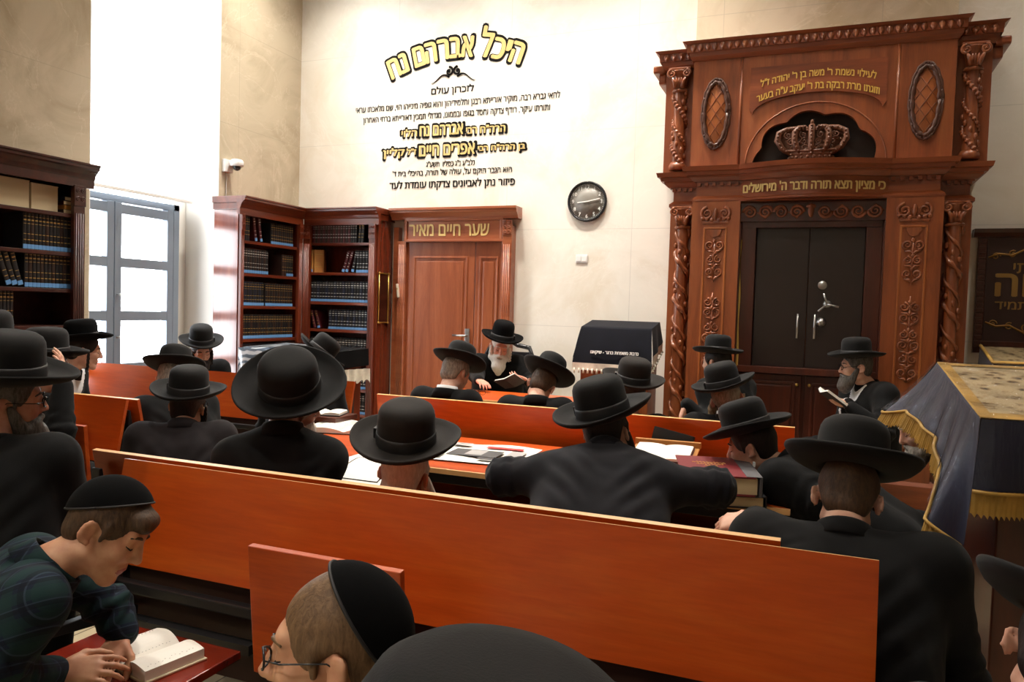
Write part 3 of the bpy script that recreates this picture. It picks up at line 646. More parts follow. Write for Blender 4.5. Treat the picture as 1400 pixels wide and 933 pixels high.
o = bo.build('headline', M['ink'], ins); g_ = bg_.build('gold_face', M['gold_pale'], o); g_['label'] = 'pale gold letter faces'
b = MB(); c = on_y(620, 98, YB); cx, cz = float(c[0])+3.2, float(c[2])-3.0
for sgn in (-1, 1):
    sp = spiral((cx+sgn*0.045, -0.006, cz+0.005), 0.045, 1.3, PI/2 if sgn < 0 else PI/2, 24, 0.2, sgn*1)
    tail = [(cx+sgn*(0.045+0.2*t), -0.006, cz-0.05+0.03*math.sin(t*5)-0.02*t) for t in [i/12 for i in range(13)]]
    b.tube(sp, [0.012-0.006*i/24 for i in range(25)], 6); b.tube(tail, [0.011-0.009*i/12 for i in range(13)], 6)
    b.ball((cx+sgn*0.045, -0.006, cz+0.005), 0.014)
b.build('flourish', M['ink'], ins)

# ------------------------------------------------------------------ clock, switch, camera
cc = on_y(803.5, 276, YB); ck = thing('wall_clock', 'round grey-faced wall clock with white numerals on the cream wall', 'clock', (float(cc[0]), YB, float(cc[2])))
RX = Matrix.Rotation(PI/2, 4, 'X')
b = MB(); b.lathe([(0.185, 0.0), (0.19, 0.012), (0.187, 0.035), (0.174, 0.038), (0.168, 0.02), (0.168, 0.0)], 48, M=RX); b.build('clock_rim', M['black_plastic'], ck)
b = MB(); b.lathe([(0.0, 0.018), (0.17, 0.018), (0.17, 0.0)], 48, M=RX); b.build('clock_face', mat('grey_clock_face', lin(126, 121, 112), 0.4), ck)
b = MB()
for h in range(1, 13):
    a = PI/2-h*PI/6; b.mesh(text_mesh(str(h), None, 0.034, 0.003, 0.0, False), 0, Matrix.Translation((0.137*math.cos(a), -0.02, 0.137*math.sin(a))))
for k in range(60): a = k*PI/30; b.box((0, 0, 0.160), (0.003, 0.003, 0.008), M=Matrix.Translation((0, -0.019, 0)) @ Matrix.Rotation(a, 4, 'Y'))
b.build('numerals', M['white_letter'], ck)
for nm, ang, ln, w, y in (('hour_hand', -PI/2-0.06-0.05, 0.095, 0.012, -0.024), ('minute_hand', PI/2-0.2, 0.125, 0.009, -0.028)):
    b = MB(); b.prism([(-w/2, -0.025), (w/2, -0.025), (w*0.35, ln), (-w*0.35, ln)], -0.0015, 0.0015, 'Y', 0, Matrix.Translation((0, y, 0)) @ Matrix.Rotation(ang, 4, 'Y')); b.build(nm, M['white_letter'], ck)
c = on_y(795.5, 354, YB); sw = thing('light_switch', 'white double light switch plate on the wall below the clock', 'switch', (float(c[0]), YB, float(c[2])))
b = MB(); b.box((0, -0.005, 0), (0.115, 0.01, 0.08), ch=0.003); b.build('switch_plate', M['white_plastic'], sw)
for s_ in (-1, 1): b = MB(); b.box((s_*0.027, -0.011, 0), (0.046, 0.008, 0.052), ch=0.002); b.build('rocker', M['white_plastic'], sw)
c = on_x(312, 228, XL); sc_ = thing('security_camera', 'white dome security camera on the marble wall above the corner bookcase', 'camera', (XL, float(c[1]), float(c[2])))
b = MB(); b.box((0.02, -0.03, 0.0), (0.04, 0.11, 0.12), ch=0.006); b.build('mount_box', M['white_plastic'], sc_)
b = MB(); b.lathe([(0.0, 0.055), (0.05, 0.05), (0.062, 0.03), (0.064, 0.0), (0.058, -0.012), (0.0, -0.012)], 24, M=Matrix.Translation((0.105, 0.0, 0.01))); b.build('camera_housing', M['white_plastic'], sc_)
b = MB(); b.ball((0.105, 0, -0.004), (0.042, 0.042, 0.04)); b.build('dome', M['black_plastic'], sc_)
b = MB(); b.tube([(0.006, -0.03, -0.05), (0.006, -0.03, -0.3), (0.006, -0.02, -0.5)], 0.004, 6); b.build('cable', M['white_plastic'], sc_)
# ------------------------------------------------------------------ the ark
AC = -0.11
ark = thing('torah_ark', 'tall carved brown wooden ark with crown, columns and black safe doors', 'ark', (AC, YB, 0))
SY, CY = -0.60, -0.70            # front planes: side bays, centre bay
def part(b, name, m, parent=ark, **k): return b.build(name, m, parent, **k)
def stepped(b, x0, x1, y, z, prof, m=0, ends=True):
    """moulding with returns: prof = list of (out, dz); runs x0..x1 along front plane y with side returns back to the wall"""
    loops = []
    for o, dz in prof:
        loops.append([(x0-o, -0.01, z+dz), (x0-o, y-o, z+dz), (x1+o, y-o, z+dz), (x1+o, -0.01, z+dz)])
    vs = [p for L in loops for p in L]; fs = []
    for i in range(len(loops)-1):
        for k in range(3): fs.append((i*4+k, i*4+k+1, (i+1)*4+k+1, (i+1)*4+k))
    fs.append((3, 2, 1, 0)); n = (len(loops)-1)*4; fs.append((n, n+1, n+2, n+3))
    b.add(vs, fs, m)
# carcass
b = MB()
b.box((0, -0.28, 1.16), (2.16, 0.52, 2.30)); b.box((0, -0.28, 2.98), (2.31, 0.52, 0.92))
for s in (-1, 1):
    b.box((s*0.99, SY+0.03, 1.2), (0.18, 0.06, 2.2)); b.box((s*1.045, SY+0.03, 2.95), (0.22, 0.06, 0.86))
    b.box((s*0.70, (CY+SY)/2, 1.2), (0.37, CY*-1-0.54, 2.2))
part(b, 'carcass', M['ark'])
b = MB(); stepped(b, -1.1, 1.1, SY-0.03, 0.0, [(0.03, 0), (0.03, 0.16), (0.0, 0.2)]); stepped(b, -0.9, 0.9, CY-0.02, 0.0, [(0.03, 0), (0.03, 0.2), (0.0, 0.24)])
part(b, 'plinth', M['ark_x'])
# entablature band with cornice
b = MB(); stepped(b, -1.06, 1.06, SY, 2.27, [(0.0, 0.0), (0.03, 0.0), (0.03, 0.025), (0.0, 0.05), (0.0, 0.17)])
stepped(b, -0.86, 0.86, CY, 2.295, [(0.0, 0.0), (0.03, 0.0), (0.03, 0.025), (0.0, 0.05), (0.0, 0.17)]); part(b, 'frieze_band', M['ark_x'])
b = MB(); PF = [(0.0, 0.0), (0.02, 0.0), (0.05, 0.03), (0.055, 0.045), (0.075, 0.045), (0.08, 0.07), (0.1, 0.075), (0.11, 0.11), (0.06, 0.115)]
stepped(b, -1.08, 1.08, SY, 2.43, PF); stepped(b, -0.86, 0.86, CY, 2.455, PF); part(b, 'middle_cornice', M['ark_x'])
b = MB()
for i in range(30):
    x = -0.84+1.68*i/29
    if abs(x) > 0.5: b.box((x, CY-0.012, 2.435), (0.026, 0.024, 0.03))
b.box((0, CY-0.006, 2.448), (1.72, 0.012, 0.012))
for s in (-1, 1):
    for i in range(4): b.box((s*(0.92+0.045*i), SY-0.012, 2.41), (0.024, 0.024, 0.028))
    b.box((s*0.985, SY-0.006, 2.424), (0.2, 0.012, 0.012))
part(b, 'dentil_row', M['ark_x'])
# bowed lettering band in the middle and its bowed ledge
def bow(x, y0, d, half=0.52): return y0-d*math.cos(min(1, abs(x)/half)*PI/2)**1.0
def bowed(b, half, y0, d, prof, z):
    n = 20; vs = []
    for o, dz in prof:
        for i in range(n+1):
            x = -half+2*half*i/n; vs.append((x, bow(x, y0, d, half)-o, z+dz))
    vs2 = len(vs); fs = []
    for j in range(len(prof)-1):
        for i in range(n): a = j*(n+1)+i; fs.append((a, a+1, a+n+2, a+n+1))
    back = []
    for dz in (prof[0][1], prof[-1][1]):
        for x in (half, -half): back.append((x, CY+0.06, z+dz))
    b.add(vs+back, fs+[tuple(range(n, -1, -1))+(vs2+1, vs2)][:1]+[tuple((len(prof)-1)*(n+1)+i for i in range(n+1))+(vs2+2, vs2+3)], 0, smooth=False)
b = MB(); bowed(b, 0.52, CY-0.005, 0.13, [(0.0, 0.0), (0.012, 0.0), (0.012, 0.015), (0.0, 0.025), (0.0, 0.16)], 2.30); part(b, 'bowed_band', M['ark_x'])
b = MB(); bowed(b, 0.53, CY-0.005, 0.13, PF, 2.455); part(b, 'bowed_ledge', M['ark_x'])
lt = text_mesh("כי מציון תצא תורה ודבר ה' מירושלים", 1.0, 0.098, 0.006, 0.014)
for v in lt.vertices: v.co.y += bow(v.co.x, CY-0.005, 0.13, 0.52)-0.006; v.co.z += 2.383
b = MB(); b.mesh(lt); part(b, 'band_lettering', M['gold_pale'])
# upper storey: front with the scalloped niche
arch = []
for i in range(0, 61):
    a = PI-PI*i/60; k = 1+0.10*abs(math.sin(a*4.5))-0.05
    arch.append((0.425*math.cos(a)*k, 2.555+0.40*abs(math.sin(a))**0.9*k))
zt = 3.46
b = MB(); b.mesh(plate([(-0.92, 2.555), (0.92, 2.555), (0.92, zt), (-0.92, zt)], [arch[1:-1]+[(0.42, 2.562), (-0.42, 2.562)]], 0.05), 0, Matrix.Translation((0, CY+0.05, 0)))
for s in (-1, 1): b.box((s*0.9, (CY+SY)/2+0.03, 3.0), (0.05, 0.09, 0.9))
b.box((0, CY+0.10, 3.43), (1.8, 0.16, 0.06)); part(b, 'upper_front', M['ark'])
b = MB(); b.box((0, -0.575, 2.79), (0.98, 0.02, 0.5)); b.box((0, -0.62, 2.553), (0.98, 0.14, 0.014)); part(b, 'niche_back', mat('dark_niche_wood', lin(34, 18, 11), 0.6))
b = MB()
for s in (-1, 1): b.tube([(s*0.55, CY-0.001, 2.57), (s*0.55, CY-0.001, 3.43)], 0.010, 8)
b.tube([(0.50*math.cos(a), CY-0.001, 2.56+0.47*math.sin(a)) for a in [PI*i/30 for i in range(31)]], 0.006, 6)
part(b, 'bead_moulding', M['ark_carve'])
# inscription panel with arched foot
def panel_outline(g):
    low = [(0.48-g, 2.99+g), (0.44, 2.99+g)]
    low = [(0.48-g, 3.0+g)] + [(0.455*math.cos(a), 2.965+g+0.14*math.sin(a)) for a in [PI*i/20 for i in range(0, 21)]] + [(-0.48+g, 3.0+g)]
    return [(-0.48+g, 3.32-g), (0.48-g, 3.32-g)] + low
b = MB(); b.mesh(plate(panel_outline(0), [], 0.016), 0, Matrix.Translation((0, CY, 0))); ip = part(b, 'inscription_panel', M['ark_x'], bevel=0.005)
def arc_text(s, half, zc, sag, h, y, bold):
    me = text_mesh(s, 2*half, h, 0.005, bold)
    for v in me.vertices: v.co.z += zc+sag*(1-(v.co.x/half)**2); v.co.y += y
    return me
b = MB(); b.mesh(arc_text("לעילוי נשמת ר' משה בן ר' יהודה ז\"ל", 0.405, 3.185, 0.055, 0.075, CY-0.018, 0.008)); b.mesh(arc_text("וזוגתו מרת רבקה בת ר' יעקב ע\"ה בעער", 0.43, 3.07, 0.075, 0.075, CY-0.018, 0.008))
part(b, 'panel_lettering', M['gold'], ip)
# upper cornice: stepped courses with leaf blocks
b = MB(); PT = [(0.0, 0.0), (0.01, 0.0), (0.03, 0.03), (0.035, 0.06), (0.05, 0.06), (0.055, 0.12), (0.085, 0.14)]
stepped(b, -1.155, 1.155, SY, 3.385, PT); stepped(b, -0.92, 0.92, CY, 3.41, PT); part(b, 'upper_cornice', M['ark_x'])
b = MB()
def leafrow(x0, x1, y, z, n):
    for i in range(n):
        x = x0+(x1-x0)*(i+0.5)/n; w = (x1-x0)/n
        b.ball((x, y-0.052, z+0.092), (w*0.42, 0.018, 0.03), nu=8, nv=6); b.ball((x, y-0.06, z+0.075), (w*0.2, 0.016, 0.02), nu=6, nv=4)
leafrow(-0.95, 0.95, CY, 3.41, 34); part(b, 'leaf_moulding', M['ark_carve'])
for s in (-1, 1): b = MB(); leafrow(s*1.06-0.12, s*1.06+0.12, SY, 3.385, 4); part(b, 'leaf_moulding', M['ark_carve'])
for s in (-1, 1):
    b = MB(); b.box((s*1.19, SY+0.22, 3.33), (0.07, 0.4, 0.09), ch=0.02); b.box((s*1.215, SY+0.2, 3.40), (0.1, 0.44, 0.06), ch=0.015); part(b, 'cornice_bracket', M['ark_x'])
# columns with vine relief, and capitals with volutes
def column(x, y, z0, z1, r, twist):
    b = MB(); n, mz = 20, 60
    def fn(u, v):
        a = 2*PI*u; z = z0+(z1-z0)*v
        rr = r*(1.0-0.08*v)*(0.92+0.04*math.sin(5*a+19*z))
        return (x+rr*math.cos(a), y+rr*math.sin(a), z)
    b.grid(fn, n, mz)
    b.lathe([(r*1.15, 0), (r*1.3, 0.012), (r*1.15, 0.025)], 20, M=Matrix.Translation((x, y, z1-0.03))); b.lathe([(r*1.35, 0), (r*1.4, 0.03), (r*1.1, 0.06)], 20, M=Matrix.Translation((x, y, z0)))
    for ph, rr in ((0.0, 0.017), (PI, 0.012)):
        L = [(x+r*0.97*math.cos(ph-twist*(z-z0)), y+r*0.97*math.sin(ph-twist*(z-z0)), z) for z in [z0+0.04+(z1-z0-0.07)*i/110 for i in range(111)]]
        b.tube(L, [rr*(1+0.35*math.sin(i*1.3)) for i in range(111)], 6)
    nl = int((z1-z0)/0.055)
    for i in range(nl):
        z = z0+0.06+(z1-z0-0.12)*i/nl; a = PI/2-twist*(z-z0)
        b.ball((x+r*math.cos(a), y+r*math.sin(a), z), (0.015, 0.015, 0.024), nu=7, nv=5)
    c = part(b, 'column', M['ark_carve'])
    return c
def capital(col, x, y, z, w, h):
    b = MB(); b.lathe([(w*0.27, 0), (w*0.30, h*0.1), (w*0.33, h*0.4), (w*0.46, h*0.8), (w*0.5, h*0.86)], 20, M=Matrix.Translation((x, y, z)))
    b.box((x, y, z+h*0.93), (w*1.04, w*0.9, h*0.12), ch=0.005)
    for s in (-1, 1):
        sp = spiral((x+s*w*0.36, y-w*0.46, z+h*0.68), w*0.2, 1.8, PI/2, 24, 0.15, -s)
        b.tube(sp, [0.011-0.006*i/24 for i in range(25)], 7); b.ball((x+s*w*0.36, y-w*0.47, z+h*0.68), w*0.06)
        b.tube([(x+s*w*0.16, y-w*0.34, z+h*0.05), (x+s*w*0.22, y-w*0.42, z+h*0.3), (x+s*w*0.33, y-w*0.46, z+h*0.5)], [0.018, 0.016, 0.008], 7)
    for k in range(-2, 3): b.tube([(x+k*w*0.09, y-w*0.3, z), (x+k*w*0.11, y-w*0.38, z+h*0.3), (x+k*w*0.13, y-w*0.46, z+h*0.48)], [0.012, 0.014, 0.005], 6)
    part(b, 'capital', M['ark_carve'], col)
for s in (-1, 1):
    c = column(s*0.97, SY-0.035, 0.32, 2.12, 0.052, 18); capital(c, s*0.97, SY-0.035, 2.115, 0.16, 0.155)
    c = column(s*1.035, SY-0.03, 2.57, 3.22, 0.05, 16); capital(c, s*1.035, SY-0.03, 3.215, 0.165, 0.165)
# pilasters with relief panels
def scroll(b, x, y, z, w, seed=0):
    for s in (-1, 1):
        b.tube(spiral((x+s*w*0.26, y, z), w*0.24, 1.6, PI/2 if seed % 2 else -PI/2, 20, 0.15, s), [0.010-0.005*i/20 for i in range(21)], 6)
        b.tube([(x, y, z-w*0.5), (x+s*w*0.14, y-0.006, z-w*0.34), (x+s*w*0.4, y, z-w*0.3)], [0.006, 0.011, 0.003], 6)
for s in (-1, 1):
    x = s*0.70; b = MB(); b.box((x, CY-0.012, 1.2), (0.185, 0.03, 1.78), ch=0.004); pl = part(b, 'pilaster', M['ark_light'])
    b = MB()
    for e in (-1, 1): b.box((x+e*0.083, CY-0.03, 1.2), (0.016, 0.016, 1.78), ch=0.004)
    b.box((x, CY-0.03, 2.085), (0.18, 0.016, 0.016), ch=0.004); b.box((x, CY-0.03, 0.315), (0.18, 0.016, 0.016), ch=0.004); part(b, 'pilaster_frame', M['ark_light'], pl)
    b = MB(); y = CY-0.032
    b.add([(x+0.05*math.cos(a), y+0.004, 2.075-0.06*math.sin(a)) for a in [PI*i/12 for i in range(13)]]+[(x+0.05*math.cos(a), y-0.012, 2.075-0.06*math.sin(a)) for a in [PI*i/12 for i in range(13)]], [tuple(range(13, 26))]+[(i, i+1, i+14, i+13) for i in range(12)], 0)
    for k, z in enumerate((1.95, 1.84, 1.74, 1.50, 1.42, 1.30, 1.22, 1.12, 1.02, 0.78, 0.66, 0.56, 0.44)):
        scroll(b, x, y, z, 0.125 if k % 3 else 0.14, k); b.ball((x, y, z+0.035), (0.014, 0.012, 0.02), nu=8, nv=6)
    b.tube([(x, y, 2.0), (x, y, 1.66)], 0.006, 6); b.tube([(x, y, 1.58), (x, y, 0.95)], 0.006, 6); b.tube([(x, y, 0.86), (x, y, 0.38)], 0.006, 6)
    part(b, 'scroll_carving', M['ark_carve'], pl)
    b = MB(); b.box((x, CY-0.01, 2.185), (0.22, 0.03, 0.12), ch=0.01); b.box((x, CY-0.02, 2.13), (0.2, 0.04, 0.02), ch=0.005)
    for e in (-1, 1):
        b.tube(spiral((x+e*0.066, CY-0.035, 2.20), 0.05, 1.7, PI/2, 22, 0.15, -e), [0.013-0.007*i/22 for i in range(23)], 7)
        for q in range(3): b.ball((x+e*(0.03+0.035*q), CY-0.035, 2.15+0.006*q), (0.016, 0.014, 0.018), nu=8, nv=6)
    b.ball((x, CY-0.035, 2.2), (0.018, 0.02, 0.045)); part(b, 'pilaster_capital', M['ark_carve'], pl)
# carved frieze over the doors
b = MB(); b.box((0, CY+0.05, 2.21), (1.04, 0.06, 0.14)); fz = part(b, 'carved_frieze', M['ark_dark'])
b = MB(); y = CY+0.012
for s in (-1, 1):
    for k in range(4):
        cx = s*(0.10+0.115*k); b.tube(spiral((cx, y, 2.21), 0.052, 1.9, PI*(k % 2), 26, 0.12, s*(1 if k % 2 else -1)), [0.012-0.006*i/26 for i in range(27)], 7)
        b.tube([(cx-s*0.05, y, 2.21), (cx, y-0.004, 2.255 if k % 2 else 2.165), (cx+s*0.06, y, 2.21)], [0.005, 0.01, 0.004], 6)
b.ball((0, y, 2.22), (0.022, 0.02, 0.055)); b.ball((0, y, 2.25), (0.035, 0.015, 0.02)); part(b, 'scroll_carving', M['ark_carve'], fz)
# medallions
for s in (-1, 1):
    x, z = s*0.735, 2.985; b = MB()
    def fn(u, v, x=x, z=z): a = 2*PI*u; k = v; return (x+0.082*k*math.cos(a), CY-0.004-0.016*(1-k*k), z+0.24*k*math.sin(a))
    b.grid(fn, 40, 8); md = part(b, 'medallion', M['ark_light'])
    b = MB()
    for rr, tr in ((1.0, 0.016), (1.22, 0.010)): b.tube([(x+0.088*rr*math.cos(a), CY-0.012, z+0.246*(1+(rr-1)*0.5)*math.sin(a)) for a in [2*PI*i/48 for i in range(49)]], [tr*(1+0.3*math.sin(i*PI/1.5)) for i in range(49)], 7)
    for i in range(28):
        a = 2*PI*i/28; b.ball((x+0.103*math.cos(a), CY-0.012, z+0.268*math.sin(a)), (0.012, 0.012, 0.018), nu=7, nv=5)
    part(b, 'medallion_rim', mat('dark_carved_rim', lin(74, 42, 28), 0.4), md)
    b = MB()
    for d in (-1, 1):
        for k in range(-3, 4):
            L = []
            for i in range(25):
                t = -1+2*i/24; px = 0.08*t; pz = d*px*1.5+k*0.115
                q = (px/0.078)**2+(pz/0.225)**2
                if q < 1: L.append((x+px, CY-0.006-0.016*(1-q), z+pz))
            if len(L) > 2: b.tube(L, 0.0035, 5)
    part(b, 'lattice', M['ark_carve'], md)
# carved crown in the niche
b = MB(); y = CY+0.03; cz = 2.562; cx0 = -0.02
b.lathe([(0.15, 0.0), (0.165, 0.005), (0.165, 0.03), (0.15, 0.04), (0.155, 0.075), (0.165, 0.08), (0.16, 0.095), (0.14, 0.1)], 32, M=Matrix.Translation((cx0, y, cz)), sy=0.35)
for k in range(12): a = PI+PI*k/11; b.ball((cx0+0.155*math.cos(a), y+0.055*math.sin(a), cz+0.057), 0.013, nu=8, nv=6)
cb = part(b, 'crown', mat('crown_carved_wood', lin(104, 66, 46), 0.4))
b = MB()
for i, t in enumerate((-1, -0.5, 0, 0.5, 1)):
    yo = -0.055*(1-abs(t)*0.75)
    pts_ = [(cx0+t*0.14, y+yo, cz+0.08), (cx0+t*0.21, y+yo-0.01, cz+0.13), (cx0+t*0.245, y+yo-0.015, cz+0.19), (cx0+t*0.235, y+yo-0.012, cz+0.245), (cx0+t*0.18, y+yo, cz+0.285-0.012*abs(t)), (cx0+t*0.10, y+yo*0.7, cz+0.285), (cx0+t*0.03, y-0.03, cz+0.255)]
    b.tube(pts_, [0.016, 0.022, 0.024, 0.024, 0.022, 0.016, 0.01], 8)
    for k in range(13):
        f = k/12*6; a_ = min(5, int(f)); g_ = f-a_; q = [pts_[a_][c_]+(pts_[a_+1][c_]-pts_[a_][c_])*g_ for c_ in range(3)]; b.ball((q[0], q[1]-0.022, q[2]), 0.010, nu=7, nv=5)
part(b, 'crown_arches', cb.data.materials[0], cb)
b = MB()
for i, t in enumerate((-0.78, -0.28, 0.28, 0.78)):
    for k in range(3): b.tube(spiral((cx0+t*(0.16+0.03*k), y-0.045*(1-abs(t)*0.5), cz+0.125+0.05*k), 0.028, 1.5, k, 16), 0.006, 6)
for i in range(9): t = -1+i/4; b.ball((cx0+t*0.16, y-0.05*(1-abs(t)), cz+0.108), (0.016, 0.012, 0.02), nu=8, nv=6)
b.tube([(cx0-0.24, y, cz+0.16), (cx0-0.2, y-0.02, cz+0.11), (cx0, y-0.06, cz+0.10), (cx0+0.2, y-0.02, cz+0.11), (cx0+0.24, y, cz+0.16)], 0.01, 7)
def dome(u, v): a = PI*u; zz = 0.08+0.19*v; wv = 0.14+0.095*math.sin(min(1, v*1.15)*PI*0.62); return (cx0+wv*math.cos(a), y+0.02-0.05*math.sin(a)*(1-0.3*v), cz+zz)
b.grid(dome, 24, 10)
b.ball((cx0, y-0.03, cz+0.285), (0.026, 0.02, 0.026)); b.ball((cx0, y-0.03, cz+0.32), (0.013, 0.012, 0.02))
for k in range(40): u, v = (k*0.618) % 1, (k*0.37+0.1) % 1; q = dome(u, v); b.ball((q[0], q[1]-0.008, q[2]), (0.016, 0.010, 0.013), nu=7, nv=5)
part(b, 'crown_filigree', cb.data.materials[0], cb)
# door recess: surround, safe doors, curtain edge, cupboard below
b = MB()
for s in (-1, 1): b.box((s*0.45, CY+0.11, 1.55), (0.11, 0.10, 1.18), ch=0.004); b.box((s*0.515, CY+0.03, 1.2), (0.02, 0.08, 1.85), ch=0.003)
b.box((0, CY+0.11, 2.12), (1.0, 0.12, 0.05)); b.box((0, CY+0.1, 0.985), (1.02, 0.14, 0.05), ch=0.004); part(b, 'door_surround', M['ark_dark'])
b = MB(); b.box((-0.505, CY+0.09, 1.58), (0.03, 0.05, 1.1)); part(b, 'dark_gap', M['black_plastic'])
b = MB(); b.grid(lambda u, v: (-0.522+0.022*u+0.004*math.sin(v*14)+0.02*(1-v)*(u-0.5), CY+0.035+0.006*math.sin(u*6+v*5), 1.0+1.0*v), 6, 24); part(b, 'curtain_edge', mat('gold_curtain_cloth', lin(186, 148, 70), 0.6), normals=False)
for s in (-1, 1):
    b = MB(); b.box((s*0.197, CY+0.14, 1.555), (0.39, 0.05, 1.09), ch=0.004); sd = part(b, 'safe_door', M['safe'])
    b = MB(); hx = s*0.062; b.tube([(hx, CY+0.075, 1.24), (hx, CY+0.075, 1.43)], 0.009, 8)
    for z in (1.26, 1.41): b.tube([(hx, CY+0.075, z), (hx, CY+0.12, z)], 0.006, 6)
    part(b, 'bar_handle', M['steel'], sd)
    if s > 0:
        RX = Matrix.Rotation(PI/2, 4, 'X')
        b = MB(); b.lathe([(0.03, 0), (0.034, 0.006), (0.03, 0.012), (0.0, 0.012)], 24, M=Matrix.Translation((0.105, CY+0.116, 1.655)) @ RX); b.box((0.105, CY+0.102, 1.655), (0.02, 0.004, 0.005), 0); part(b, 'key_plate', M['steel'], sd)
        b = MB(); b.lathe([(0.028, 0), (0.03, 0.02), (0.018, 0.035), (0.0, 0.037)], 24, M=Matrix.Translation((0.145, CY+0.116, 1.51)) @ RX)
        for a in (1.9, -0.25, -2.4): b.tube([(0.145, CY+0.085, 1.51), (0.145+0.085*math.cos(a), CY+0.075, 1.51+0.085*math.sin(a))], 0.0075, 7)
        part(b, 'spoke_wheel', M['steel'], sd)
        b = MB(); b.lathe([(0.034, 0), (0.036, 0.012), (0.026, 0.026), (0.022, 0.028), (0.02, 0.05), (0.0, 0.05)], 28, M=Matrix.Translation((0.105, CY+0.116, 1.37)) @ RX); part(b, 'combination_dial', M['steel'], sd)
b = MB(); b.box((0, CY+0.14, 0.6), (1.02, 0.08, 0.75)); part(b, 'cupboard_front', M['ark_dark'])
for s in (-1, 1):
    b = MB(); x = s*0.25; b.box((x, CY+0.09, 0.6), (0.47, 0.03, 0.70), ch=0.004); b.box((x, CY+0.073, 0.6), (0.33, 0.02, 0.54), ch=0.012)
    for e in (-1, 1): b.box((x+e*0.185, CY+0.074, 0.6), (0.02, 0.014, 0.58), ch=0.004); b.box((x, CY+0.074, 0.6+e*0.29), (0.37, 0.014, 0.02), ch=0.004)
    cd = part(b, 'cupboard_door', M['ark_dark'])
    b = MB(); b.ball((s*0.045, CY+0.062, 0.88), 0.013); part(b, 'knob', M['brass'], cd)

# ------------------------------------------------------------------ framed prayer board right of the ark
px0 = 1.09; sh = thing('prayer_board', 'dark framed wooden board with gold Hebrew lettering right of the ark', 'prayer board', (px0, YB, 0))
b = MB(); b.box((0.42, -0.03, 1.63), (0.80, 0.04, 0.92)); b.box((0.42, -0.05, 1.24), (0.8, 0.03, 0.05), ch=0.006)
b.prism([(-0.0, 2.07), (-0.07, 2.07), (-0.1, 2.10), (-0.11, 2.13), (-0.0, 2.13)], -0.02, 0.86, 'X'); part(b, 'board_frame', M['ark_dark'], sh)
for x in (0.045, 0.795):
    b = MB(); b.box((x, -0.052, 1.66), (0.04, 0.02, 0.84))
    for k in range(20): b.box((x, -0.06, 1.25+0.042*k), (0.05, 0.02, 0.03), ch=0.006)
    part(b, 'notched_moulding', M['ark_dark'], sh)
b = MB(); b.box((0.42, -0.055, 1.66), (0.68, 0.012, 0.8)); part(b, 'panel', mat('dark_lettered_panel', lin(50, 25, 20), 0.45), sh)
b = MB()
for s in (-1, 1):
    zc = 1.66+s*0.27
    b.tube([(0.09, -0.066, zc-s*0.02), (0.16, -0.066, zc+s*0.01), (0.25, -0.066, zc-s*0.0), (0.34, -0.066, zc+s*0.05), (0.42, -0.066, zc+s*0.10), (0.50, -0.066, zc+s*0.05), (0.59, -0.066, zc), (0.68, -0.066, zc+s*0.01), (0.75, -0.066, zc-s*0.02)], 0.008, 6)
    for k in range(6): b.tube(spiral((0.14+0.11*k, -0.064, zc-s*0.01+s*0.03*math.sin(k*0.63)), 0.03, 1.4, k, 16), 0.005, 6)
part(b, 'gold_scroll_border', mat('dull_gold', lin(150, 110, 50), 0.4, 0.4), sh)
b = MB(); b.mesh(text_mesh('שויתי', 0.24, 0.075, 0.006, 0.01), 0, Matrix.Translation((0.38, -0.064, 1.83))); b.mesh(text_mesh('יהוה', 0.46, 0.17, 0.006, 0.02), 0, Matrix.Translation((0.38, -0.064, 1.70))); b.mesh(text_mesh('לנגדי תמיד', 0.46, 0.075, 0.006, 0.01), 0, Matrix.Translation((0.38, -0.064, 1.55)))
part(b, 'gold_lettering', mat('dim_gold', lin(150, 116, 60), 0.4, 0.3), sh)
